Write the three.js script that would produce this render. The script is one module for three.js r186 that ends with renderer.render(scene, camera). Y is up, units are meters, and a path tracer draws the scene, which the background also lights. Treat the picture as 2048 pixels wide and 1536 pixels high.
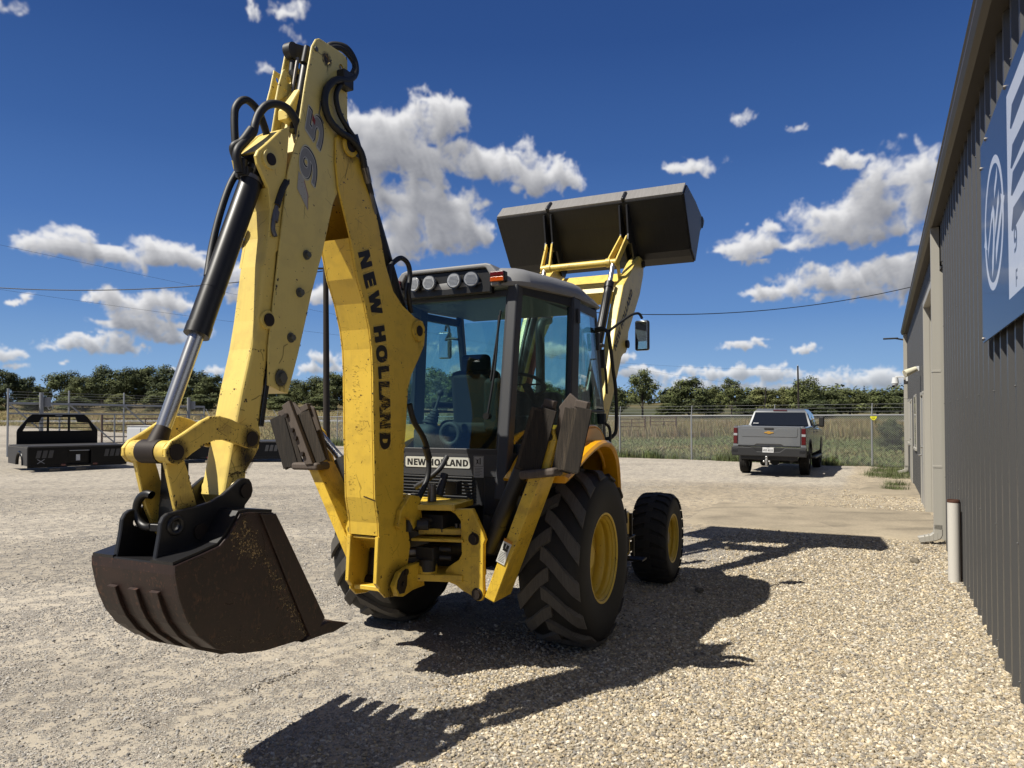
import * as THREE from 'three';
import { mergeGeometries, toCreasedNormals } from 'three/addons/utils/BufferGeometryUtils.js';
import { RoundedBoxGeometry } from 'three/addons/geometries/RoundedBoxGeometry.js';

// ------------------------------------------------------------------ camera, sky, sun, exposure
const scene = new THREE.Scene();
const camera = new THREE.PerspectiveCamera(56.81, 2048 / 1536, 0.1, 3000);
camera.position.set(0, 1.7, 0);
camera.rotation.x = THREE.MathUtils.degToRad(1.2);
camera.setViewOffset(2048, 1536, 0, -40, 2048, 1536);
const renderer = new THREE.WebGLRenderer({ antialias: true });
renderer.toneMapping = THREE.LinearToneMapping;
renderer.toneMappingExposure = 1.5;
renderer.shadowMap.enabled = true;
const SUN = new THREE.Vector3(-0.676, 1, 0.295).normalize();
const sun = new THREE.DirectionalLight(new THREE.Color(1.0, 0.95, 0.85), 5.0);
sun.position.copy(SUN).multiplyScalar(60);
sun.castShadow = true;
sun.shadow.mapSize.set(4096, 4096);
Object.assign(sun.shadow.camera, { left: -40, right: 40, top: 40, bottom: -40, near: 1, far: 160 });
scene.add(sun, sun.target);

// seeded random
let seed = 12345;
const rnd = () => { seed = (seed + 0x6d2b79f5) | 0; let t = Math.imul(seed ^ (seed >>> 15), 1 | seed); t = (t + Math.imul(t ^ (t >>> 7), 61 | t)) ^ t; return ((t ^ (t >>> 14)) >>> 0) / 4294967296; };
const rr = (a, b) => a + (b - a) * rnd();
const clamp = (x, a = 0, b = 1) => Math.min(b, Math.max(a, x));
const sstep = (a, b, x) => { const t = clamp((x - a) / (b - a)); return t * t * (3 - 2 * t); };
const lerp = (a, b, t) => a + (b - a) * t;
const hash = (x, y) => { let h = Math.imul(x | 0, 374761393) + Math.imul(y | 0, 668265263); h = Math.imul(h ^ (h >>> 13), 1274126177); return ((h ^ (h >>> 16)) >>> 0) / 4294967296; };
const vnoise = (x, y, px = 0) => {   // value noise, px: period
  const xi = Math.floor(x), yi = Math.floor(y), fx = x - xi, fy = y - yi, u = fx * fx * fx * (fx * (fx * 6 - 15) + 10), v = fy * fy * fy * (fy * (fy * 6 - 15) + 10);
  const w = (a, b) => (px ? hash(((a % px) + px) % px, ((b % px) + px) % px) : hash(a, b));
  return lerp(lerp(w(xi, yi), w(xi + 1, yi), u), lerp(w(xi, yi + 1), w(xi + 1, yi + 1), u), v);
};
const fbm = (x, y, o = 4, px = 0) => { let s = 0, a = 0.5, n = 0; for (let i = 0; i < o; i++) { s += a * vnoise(x, y, px); n += a; a *= 0.5; x *= 2; y *= 2; px *= 2; } return s / n; };

// computed sky: clear-air gradient and cumulus
{
  const W = 4096, Hh = 2048, data = new Float32Array(W * Hh * 4), D = 180 / Math.PI;
  const toAE = (px, py) => { const x = px - 1024, a = Math.atan2(x, 1420) * D; return [a, Math.atan2(838 - py, Math.hypot(x, 1420)) * D]; };
  // groups of puffs: [x, y, half width, half height] as seen from the yard
  const puffs = [
    [740, 255, 55, 48], [795, 275, 60, 52], [850, 245, 55, 45], [900, 235, 35, 30], [765, 315, 60, 40], [825, 305, 55, 38], [872, 212, 28, 20], [705, 250, 40, 30], [730, 330, 40, 22],
    [900, 322, 50, 28], [980, 322, 60, 28], [1050, 332, 70, 34], [1110, 350, 50, 30], [1070, 358, 60, 26], [850, 345, 45, 20], [1000, 345, 60, 18],
    [790, 405, 60, 48], [850, 402, 70, 48], [900, 425, 60, 48], [940, 452, 42, 38], [845, 462, 85, 45], [785, 482, 60, 32], [958, 458, 25, 28], [735, 360, 24, 18], [880, 480, 60, 25],
    [110, 492, 70, 25], [60, 490, 32, 18], [140, 475, 40, 26], [165, 472, 25, 20], [190, 510, 60, 30], [250, 520, 60, 25], [300, 510, 60, 26], [360, 515, 50, 22], [400, 522, 34, 20], [450, 545, 50, 25],
    [185, 590, 25, 12], [225, 595, 25, 13], [270, 605, 55, 18], [320, 605, 55, 20], [362, 612, 35, 15], [300, 630, 70, 15], [280, 652, 75, 15], [340, 657, 65, 15], [330, 674, 55, 10],
    [180, 690, 85, 15], [120, 692, 42, 8], [210, 680, 55, 15], [245, 696, 50, 10], [50, 600, 15, 10], [15, 603, 12, 5], [10, 708, 28, 12], [25, 735, 22, 7], [122, 722, 12, 4],
    [640, 588, 34, 18], [625, 735, 60, 10], [650, 715, 30, 12], [470, 590, 30, 16],
    [1790, 370, 65, 55], [1840, 350, 48, 42], [1760, 400, 52, 40], [1700, 432, 72, 36], [1640, 442, 62, 30], [1620, 470, 62, 25], [1740, 460, 72, 30], [1510, 490, 58, 26], [1480, 495, 38, 15], [1850, 412, 42, 40], [1555, 455, 28, 12],
    [1395, 330, 48, 14], [1352, 335, 22, 8], [1700, 312, 42, 12], [1490, 233, 22, 9], [1605, 258, 16, 8],
    [1640, 565, 85, 25], [1720, 552, 72, 28], [1780, 540, 62, 32], [1560, 586, 62, 16], [1815, 555, 52, 45], [1690, 590, 85, 15], [1520, 583, 36, 12], [1900, 480, 60, 40], [1960, 430, 60, 50],
    [1490, 692, 42, 9], [1610, 698, 26, 7], [1280, 745, 60, 9], [1310, 757, 32, 18], [1420, 747, 62, 13], [1500, 746, 62, 13], [1560, 752, 52, 17], [1620, 762, 32, 17], [1700, 757, 62, 17], [1760, 762, 62, 20], [1690, 780, 62, 12], [1240, 716, 32, 9],
    [1380, 770, 60, 10], [1480, 775, 60, 9], [1560, 783, 60, 10], [860, 760, 60, 12], [950, 742, 50, 10], [900, 700, 40, 10], [1080, 700, 70, 16], [1060, 770, 70, 12], [700, 770, 50, 8], [430, 742, 24, 6], [340, 742, 18, 5],
    [570, 20, 26, 15], [500, 12, 16, 8], [592, 70, 22, 8], [10, 12, 26, 11], [530, 130, 14, 7],
  ].map(([x, y, rx, ry]) => { const [a, e] = toAE(x, y), k = D / 1420; return [a, e, rx * k * Math.cos(a / D) ** 2 * 1.2, ry * k * Math.cos(a / D) * 1.22]; });
  const all = [...puffs];
  let s0 = 777; const r0 = () => { s0 = (s0 * 16807) % 2147483647; return s0 / 2147483647; };
  for (let k = 1; k < 5; k++) for (const [a, e, rx, ry] of puffs) all.push([((k % 2 ? -a : a) + 72 * k + 180) % 360 - 180 + 0.4 * r0(), e + 0.4 * r0(), rx, ry]);
  for (let k = 0; k < 26; k++) { const a = r0() * 360 - 180, e = 36 + r0() * 42, c = 2 + r0() * 2.5; if (Math.abs(a) < 50 && e < 48) continue; for (let i = 0; i < 7; i++) all.push([a + (r0() - 0.5) * 3.5 * c / Math.cos(e / D), e + (r0() - 0.5) * 2 * c, c / Math.cos(e / D), c * 0.7]); }
  const RH = Hh / 2, S = new Float32Array(W * RH).fill(-9), T = new Float32Array(W * RH);
  const DA = 360 / W;
  const AZ = new Float32Array(W); for (let i = 0; i < W; i++) { const p = ((i + 0.5) / W - 0.5) * 2 * Math.PI; AZ[i] = Math.atan2(Math.cos(p), -Math.sin(p)) * D; }
  const colOf = (a) => { const r = a / D, p = Math.atan2(-Math.cos(r), Math.sin(r)); return Math.floor((p / (2 * Math.PI) + 0.5) * W); };
  for (const [a, e, rx, ry] of all) {
    const c0 = colOf(a), n = Math.ceil(rx * 1.9 / DA), j0 = Math.max(0, Math.floor((e - ry * 1.8) / DA)), j1 = Math.min(RH - 1, Math.ceil((e + ry * 1.9) / DA));
    for (let j = j0; j <= j1; j++) for (let d = -n; d <= n; d++) {
      const i = (((c0 + d) % W) + W) % W, el = (j + 0.5) * DA, dx = (d * DA) / rx, dy = (el - e) / (el < e ? ry * 0.8 : ry), f = (1 - dx * dx - dy * dy) * (rx < 1.3 && e > 20 ? 0.45 : 1), q = j * W + i;
      S[q] = S[q] < -8 ? f : Math.max(S[q], f) + 0.18 * Math.max(0, Math.min(S[q], f));
    }
  }
  const billow = (x, y, oct) => { let s = 0, a = 1, n = 0; for (let o = 0; o < oct; o++) { s += a * (1 - Math.abs(2 * vnoise(x, y) - 1)); n += a; a *= 0.52; x = x * 2.03 + 7.1; y = y * 2.03 + 3.7; } return s / n; };
  const U = new Float32Array(W * RH);
  for (let j = 0; j < RH; j++) for (let i = 0; i < W; i++) {
    const q = j * W + i; if (S[q] < -2.2) { T[q] = -1; U[q] = -1; continue; }
    const a = AZ[i], e = (j + 0.5) * DA, sc = e < 6 ? 1.9 : e < 12 ? 1.35 : 1;
    const wx = (fbm(a * 0.5 * sc, e * 0.5 * sc + 40, 5) - 0.5) * 3.2, wy = (fbm(a * 0.5 * sc + 70, e * 0.5 * sc, 5) - 0.5) * 2.6;
    const w2 = fbm(a * 1.9 * sc + 11, e * 1.9 * sc, 4) - 0.5, w3 = fbm(a * 1.9 * sc, e * 1.9 * sc + 33, 4) - 0.5;
    const qi = Math.round((wx * 0.62 + w2 * 0.75) / sc / DA), qj = Math.round((wy * 0.55 + w3 * 0.62) / sc / DA), s1 = Math.max(-1.6, S[Math.min(RH - 1, Math.max(0, j + qj)) * W + (((i + qi) % W) + W) % W]);
    const b = billow((a + wx * 0.5) * 0.42 * sc + 300, (e + wy * 0.5) * 0.5 * sc + 50, 5), fine = fbm((a + wx) * 2.1 * sc, (e + wy) * 2.3 * sc + 9, 5) - 0.5;
    U[q] = s1 * 0.72 + (b - 0.62) * 1.45;
    T[q] = U[q] + fine * 0.55 - 0.03;
  }
  const TT = (i, j) => { if (j < 0 || j >= RH) return 0; const v = T[j * W + (((i % W) + W) % W)]; return v > 0 ? v : 0; };
  const lin = (c) => c.map((v) => { v /= 255; return v <= 0.04045 ? v / 12.92 : ((v + 0.055) / 1.055) ** 2.4; });
  const UU = (i, j) => { if (j < 0 || j >= RH) return 0; const v = U[j * W + (((i % W) + W) % W)]; return v > 0 ? Math.min(v, 0.8) : 0; };
  const stops = [[0, lin([162, 189, 220])], [3.5, lin([135, 173, 215])], [8, lin([102, 144, 200])], [14, lin([78, 119, 182])], [20, lin([61, 99, 161])], [28, lin([47, 81, 141])], [40, lin([39, 68, 123])], [90, lin([32, 57, 106])]];
  for (let j = 0; j < Hh; j++) {
    const el = ((j + 0.5) / Hh - 0.5) * 180; let k = 0; const e = Math.max(el, 0);
    while (k < stops.length - 2 && e > stops[k + 1][0]) k++;
    const t = clamp((e - stops[k][0]) / (stops[k + 1][0] - stops[k][0])), base = [0, 1, 2].map((c) => lerp(stops[k][1][c], stops[k + 1][1][c], t));
    for (let i = 0; i < W; i++) {
      const o = (j * W + i) * 4; let r = base[0], g = base[1], b = base[2];
      if (el <= 0) { r = 0.2; g = 0.19; b = 0.17; }
      else {
        const jj = j - RH, q = jj * W + i, th = T[q];
        if (th > -0.18) {
          const al = Math.pow(sstep(-0.18, 0.62, th), 0.85) * 0.97, low = el < 7 ? 0.5 : el < 12 ? 0.75 : 1;
          let acc = 0; for (let m = 1; m <= 9; m++) acc += UU(i - Math.round(m * 1.6 * low), jj + Math.round(m * 4.2 * low)) * (1.1 - m * 0.06);
          const det = (TT(i + 3, jj - 5) - TT(i - 3, jj + 5)) * 0.30 + (TT(i + 1, jj - 2) - TT(i - 1, jj + 2)) * 0.2;
          const lit = clamp(0.06 + Math.exp(-acc * 0.48) * 1.0 + det * 0.42, 0, 1.0), hz = el < 8 ? (8 - el) / 8 * 0.3 : 0;
          const c = [lerp(0.25, 0.86, lit), lerp(0.257, 0.855, lit), lerp(0.285, 0.86, lit)];
          r = lerp(r, lerp(c[0], base[0] + 0.25, hz), al); g = lerp(g, lerp(c[1], base[1] + 0.22, hz), al); b = lerp(b, lerp(c[2], base[2] + 0.12, hz), al);
        }
      }
      data[o] = r / 1.5; data[o + 1] = g / 1.5; data[o + 2] = b / 1.5; data[o + 3] = 1;
    }
  }
  const sky = new THREE.DataTexture(data, W, Hh, THREE.RGBAFormat, THREE.FloatType);
  sky.mapping = THREE.EquirectangularReflectionMapping; sky.magFilter = THREE.LinearFilter; sky.minFilter = THREE.LinearFilter; sky.needsUpdate = true;
  scene.background = sky; scene.environment = sky;
}

// ------------------------------------------------------------------ naming and geometry helpers
const used = new Map();
function numbered(name) { const n = used.get(name) || 0; used.set(name, n + 1); return n ? `${name}_${String(n).padStart(3, '0')}` : name; }
function thing(name, label, category, [x, y, z] = [0, 0, 0], turn = 0, group) {
  const o = new THREE.Group(); o.name = numbered(name); scene.add(o); o.position.set(x, y, z); o.rotation.y = turn;
  o.userData = { label, category }; if (group) o.userData.group = group; return o;
}
function tag(o, label, category, group, kind) { Object.assign(o.userData, { label }, category ? { category } : {}, group ? { group } : {}, kind ? { kind } : {}); return o; }
function uvBox(g) {      // uv in metres, by the main axis of each face
  const p = g.attributes.position, n = p.count, uv = new Float32Array(n * 2);
  for (let i = 0; i < n; i += 3) {
    const ax = p.getX(i), ay = p.getY(i), az = p.getZ(i), bx = p.getX(i + 1) - ax, by = p.getY(i + 1) - ay, bz = p.getZ(i + 1) - az, cx = p.getX(i + 2) - ax, cy = p.getY(i + 2) - ay, cz = p.getZ(i + 2) - az;
    const nx = Math.abs(by * cz - bz * cy), ny = Math.abs(bz * cx - bx * cz), nz = Math.abs(bx * cy - by * cx);
    for (let k = i; k < i + 3; k++) {
      const X = p.getX(k), Y = p.getY(k), Z = p.getZ(k);
      if (nx >= ny && nx >= nz) { uv[2 * k] = Z; uv[2 * k + 1] = Y; } else if (ny >= nz) { uv[2 * k] = X; uv[2 * k + 1] = Z; } else { uv[2 * k] = X; uv[2 * k + 1] = Y; }
    }
  }
  g.setAttribute('uv', new THREE.BufferAttribute(uv, 2)); return g;
}
function clean(g, keepUv) {
  if (g.index) g = g.toNonIndexed();
  for (const k of Object.keys(g.attributes)) if (!['position', 'normal', 'uv'].includes(k)) g.deleteAttribute(k);
  if (!keepUv) uvBox(g);
  return g;
}
function merge(list, keepUv) { const a = list.flat(9).filter(Boolean).map((g) => clean(g, keepUv)); const g = a.length === 1 ? a[0] : mergeGeometries(a); g.clearGroups(); return g; }
function mesh(name, list, mat, parent, keepUv) {
  const m = new THREE.Mesh(list.isBufferGeometry && list.userData.ready ? list : merge([list], keepUv), mat);
  m.castShadow = m.receiveShadow = true;
  if (parent === undefined || parent === scene) { m.name = numbered(name); scene.add(m); } else { const n = parent.children.filter((c) => c.userData.kindName === name).length; m.userData.kindName = name; m.name = n ? `${name}_${String(n).padStart(3, '0')}` : name; parent.add(m); }
  return m;
}
function part(name, parent) { const g = new THREE.Group(); const n = parent.children.filter((c) => c.userData.kindName === name).length; g.userData.kindName = name; g.name = n ? `${name}_${String(n).padStart(3, '0')}` : name; parent.add(g); return g; }
const ready = (g) => { g = merge([g]); g.userData.ready = true; return g; };
const V = (a) => new THREE.Vector3(...a);
function ext(pts, depth, holes = [], bev = 0.004, seg = 1) {
  const s = new THREE.Shape(pts.map((p) => new THREE.Vector2(p[0], p[1])));
  for (const h of holes) { if (h.length === 3 && !Array.isArray(h[0])) { const c = new THREE.Path(); c.absarc(h[0], h[1], h[2], 0, Math.PI * 2, true); s.holes.push(c); } else s.holes.push(new THREE.Path(h.map((p) => new THREE.Vector2(p[0], p[1])))); }
  bev = Math.min(bev, depth / 2.2);
  const g = new THREE.ExtrudeGeometry(s, bev ? { depth: depth - 2 * bev, bevelEnabled: true, bevelSize: bev, bevelThickness: bev, bevelOffset: -bev, bevelSegments: seg, curveSegments: 12 } : { depth, bevelEnabled: false, curveSegments: 12 });
  if (bev) g.translate(0, 0, bev);
  return g;
}
const plateZY = (pts, x0, x1, holes = [], bev, seg) => ext(pts.map(([z, y]) => [-z, y]), x1 - x0, holes.map((h) => (Array.isArray(h[0]) ? h.map(([z, y]) => [-z, y]) : [-h[0], h[1], h[2]])), bev, seg).rotateY(Math.PI / 2).translate(x0, 0, 0);
const plateXY = (pts, z0, z1, holes, bev, seg) => ext(pts, z1 - z0, holes, bev, seg).translate(0, 0, z0);
const plateXZ = (pts, y0, y1, holes = [], bev, seg) => ext(pts.map(([x, z]) => [x, -z]), y1 - y0, holes, bev, seg).rotateX(-Math.PI / 2).translate(0, y0, 0);
function offsetLine(pl, t) {
  return pl.map((p, i) => { const a = pl[Math.max(0, i - 1)], b = pl[Math.min(pl.length - 1, i + 1)], dx = b[0] - a[0], dy = b[1] - a[1], l = Math.hypot(dx, dy) || 1; return [p[0] - (dy / l) * t, p[1] + (dx / l) * t]; });
}
const stripZY = (pl, t, x0, x1, bev = 0.002) => plateZY([...pl, ...offsetLine(pl, t).reverse()], x0, x1, [], bev);
function cyl(a, b, r, r2 = r, seg = 20, open = false) {
  a = V(a); b = V(b); const d = b.clone().sub(a), g = new THREE.CylinderGeometry(r2, r, d.length(), seg, 1, open);
  g.applyQuaternion(new THREE.Quaternion().setFromUnitVectors(new THREE.Vector3(0, 1, 0), d.clone().normalize())); const c = a.add(b).multiplyScalar(0.5); return g.translate(c.x, c.y, c.z);
}
const tube = (pts, r, n = 0, seg = 8, closed = false) => new THREE.TubeGeometry(new THREE.CatmullRomCurve3(pts.map(V), closed, 'centripetal'), n || pts.length * 6, r, seg, closed);
const box = (cx, cy, cz, sx, sy, sz, r = 0.006) => (r ? new RoundedBoxGeometry(sx, sy, sz, 2, Math.min(r, sx / 2.1, sy / 2.1, sz / 2.1)) : new THREE.BoxGeometry(sx, sy, sz)).translate(cx, cy, cz);
function beam(a, b, w, h, r = 0.006, roll = 0) {   // box from a to b
  a = V(a); b = V(b); const d = b.clone().sub(a), L = d.length(), g = r ? new RoundedBoxGeometry(w, h, L, 2, Math.min(r, w / 2.1, h / 2.1)) : new THREE.BoxGeometry(w, h, L);
  g.rotateZ(roll); const m = new THREE.Matrix4().lookAt(b, a, Math.abs(d.y / L) > 0.95 ? new THREE.Vector3(0, 0, 1) : new THREE.Vector3(0, 1, 0)); g.applyMatrix4(m); const c = a.add(b).multiplyScalar(0.5); return g.translate(c.x, c.y, c.z);
}
function quad(a, b, c, d) { const g = new THREE.BufferGeometry(); g.setAttribute('position', new THREE.Float32BufferAttribute([...a, ...b, ...c, ...a, ...c, ...d], 3)); g.setAttribute('uv', new THREE.Float32BufferAttribute([0, 0, 1, 0, 1, 1, 0, 0, 1, 1, 0, 1], 2)); g.computeVertexNormals(); return g; }
function slab(pts, t) {   // thin solid from a planar quad
  const [a, b, c] = pts.map(V), n = b.clone().sub(a).cross(c.clone().sub(a)).normalize().multiplyScalar(t / 2), P = pts.map(V), f = P.map((p) => p.clone().add(n).toArray()), k = P.map((p) => p.clone().sub(n).toArray()), N = P.length, out = [];
  if (N === 4) out.push(quad(...f), quad(k[3], k[2], k[1], k[0])); for (let i = 0; i < N; i++) { const j = (i + 1) % N; out.push(quad(k[i], k[j], f[j], f[i])); }
  return out;
}
function loft(rings, capTop = true, capBottom = true) {   // rings: arrays of [x,y,z] of equal length
  const pos = [], n = rings[0].length, tri = (a, b, c) => pos.push(...a, ...b, ...c);
  for (let k = 0; k < rings.length - 1; k++) for (let i = 0; i < n; i++) { const j = (i + 1) % n, A = rings[k][i], B = rings[k][j], C = rings[k + 1][j], Dd = rings[k + 1][i]; tri(A, B, C); tri(A, C, Dd); }
  const cap = (r, flip) => { const c = [0, 1, 2].map((q) => r.reduce((s, p) => s + p[q], 0) / n); for (let i = 0; i < n; i++) flip ? tri(c, r[(i + 1) % n], r[i]) : tri(c, r[i], r[(i + 1) % n]); };
  if (capTop) cap(rings[rings.length - 1], false); if (capBottom) cap(rings[0], true);
  const g = new THREE.BufferGeometry(); g.setAttribute('position', new THREE.Float32BufferAttribute(pos, 3)); g.computeVertexNormals(); g.setAttribute('uv', new THREE.Float32BufferAttribute(new Float32Array(pos.length / 3 * 2), 2)); return toCreasedNormals(g, 0.7);
}

// ------------------------------------------------------------------ textures and materials
function dataTex(W, f, srgb = true, rep = 1) {
  const d = new Uint8Array(W * W * 4); for (let j = 0; j < W; j++) for (let i = 0; i < W; i++) { const c = f(i, j), o = (j * W + i) * 4; d[o] = clamp(c[0], 0, 255); d[o + 1] = clamp(c[1], 0, 255); d[o + 2] = clamp(c[2], 0, 255); d[o + 3] = 255; }
  const t = new THREE.DataTexture(d, W, W); t.wrapS = t.wrapT = THREE.RepeatWrapping; t.magFilter = THREE.LinearFilter; t.minFilter = THREE.LinearFilter; if (srgb) t.colorSpace = THREE.SRGBColorSpace; t.repeat.set(rep, rep); t.needsUpdate = true; return t;
}
function canvasTex(w, h, draw, rep) {
  const c = document.createElement('canvas'); c.width = w; c.height = h; const x = c.getContext('2d'); draw(x, w, h); const t = new THREE.CanvasTexture(c); t.colorSpace = THREE.SRGBColorSpace; t.magFilter = THREE.LinearFilter;
  if (rep) { t.wrapS = t.wrapT = THREE.RepeatWrapping; t.repeat.set(rep, rep); } return t;
}
// worn paint: white = paint, dark specks = chips, brown = rust, grey film = dirt
function paintTex(chips, scratches, grime, sd) {
  const W = 1024; seed = sd;
  const base = new Float32Array(W * W); for (let j = 0; j < W; j++) for (let i = 0; i < W; i++) base[j * W + i] = fbm(i / 64, j / 64, 5, 16);
  return canvasTex(W, W, (x) => {
    const im = x.createImageData(W, W);
    for (let j = 0; j < W; j++) for (let i = 0; i < W; i++) { const n = base[j * W + i], st = vnoise(i / 6, j / 128, 0), g = grime * (sstep(0.42, 0.8, n) * 0.55 + sstep(0.6, 0.95, st) * 0.16), o = (j * W + i) * 4; im.data[o] = 252 - g * 120; im.data[o + 1] = 250 - g * 128; im.data[o + 2] = 246 - g * 90; im.data[o + 3] = 255; }
    x.putImageData(im, 0, 0);
    const blob = (cx, cy, r, col) => { x.fillStyle = col; x.beginPath(); const n = 9; for (let k = 0; k < n; k++) { const a = (k / n) * 6.283, q = r * rr(0.45, 1.25), px = cx + Math.cos(a) * q * 1.25, py = cy + Math.sin(a) * q; k ? x.lineTo(px, py) : x.moveTo(px, py); } x.fill(); };
    for (let k = 0; k < chips; k++) { let cx = rnd() * W, cy = rnd() * W; const cl = rnd() < 0.35 ? 1 + Math.floor(rnd() * 5) : 1; for (let q = 0; q < cl; q++) { blob(cx, cy, rnd() < 0.1 ? rr(2.5, 6) : rr(0.8, 2.4), ['#2b1a10', '#1d120c', '#47281a', '#3a2412'][Math.floor(rnd() * 4)]); cx += rr(-14, 14); cy += rr(-18, 18); } }
    for (let k = 0; k < scratches; k++) { x.strokeStyle = `rgba(58,36,18,${rr(0.25, 0.8)})`; x.lineWidth = rr(0.6, 1.8); x.beginPath(); let px = rnd() * W, py = rnd() * W; const a = rr(-0.7, 0.7) + (rnd() < 0.5 ? 1.57 : 0); x.moveTo(px, py); for (let q = 0; q < 3; q++) { px += Math.cos(a) * rr(5, 30); py += Math.sin(a) * rr(5, 30); x.lineTo(px + rr(-3, 3), py + rr(-3, 3)); } x.stroke(); }
  }, 1 / 1.1);
}
const steelTex = dataTex(512, (i, j) => { const n = fbm(i / 42, j / 42, 5, 0.0001) , m = fbm(i / 9, j / 9 + 80, 3), s = vnoise(i / 2.2, j / 40), d = sstep(0.56, 0.78, m * 0.5 + n * 0.55), v = 205 - 60 * n - 30 * s; return [v + d * 45, v - 6 + d * 30, v - 14 + d * 10]; }, true, 1 / 0.9);
const brownTex = dataTex(1024, (i, j) => { const n = fbm(i / 90, j / 90, 5), m = fbm(i / 14, j / 20 + 80, 4), s = vnoise(i / 3, j / 70), dust = sstep(0.6, 0.74, m * 0.6 + n * 0.45), chip = vnoise(i / 7 + 9, j / 9) > 0.93 ? 1 : 0, v = 95 - 45 * n - 16 * s; return [v * 1.0 + dust * 62 + chip * 60, v * 0.82 + dust * 52 + chip * 48, v * 0.74 + dust * 36 + chip * 34]; }, true, 1 / 0.8);
const dustTex = dataTex(512, (i, j) => { const n = fbm(i / 60, j / 60, 5), m = fbm(i / 8, j / 8 + 31, 3), d = sstep(0.45, 0.75, n * 0.7 + m * 0.35); return [70 + d * 120, 68 + d * 110, 66 + d * 95]; }, true, 1 / 0.5);
const grainTex = dataTex(512, (i, j) => { const n = vnoise(i / 3, j / 70) * 0.5 + vnoise(i / 9 + 5, j / 160) * 0.35 + 0.25 * fbm(i / 6, j / 6, 3), v = 90 + 130 * n; return [v, v * 0.97, v * 0.92]; }, true, 1 / 0.45);
const fineBump = dataTex(256, (i, j) => { const v = 120 + 120 * (fbm(i / 10, j / 10, 3, 25.6) - 0.5); return [v, v, v]; }, false, 6);
const std = (o) => new THREE.MeshStandardMaterial(o), phys = (o) => new THREE.MeshPhysicalMaterial(o), L0 = (r, g, b) => new THREE.Color().setRGB(r, g, b), L = (r, g, b) => L0(r * 0.75, g * 0.75, b * 0.75);
const wearA = paintTex(240, 60, 0.22, 11), wearB = paintTex(560, 170, 0.45, 23), wearC = paintTex(110, 26, 0.12, 37);
const paint = (c, map, rough = 0.42) => phys({ color: c, map, roughness: rough, clearcoat: 0.25, clearcoatRoughness: 0.35, bumpMap: fineBump, bumpScale: 0.0006 });
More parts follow.
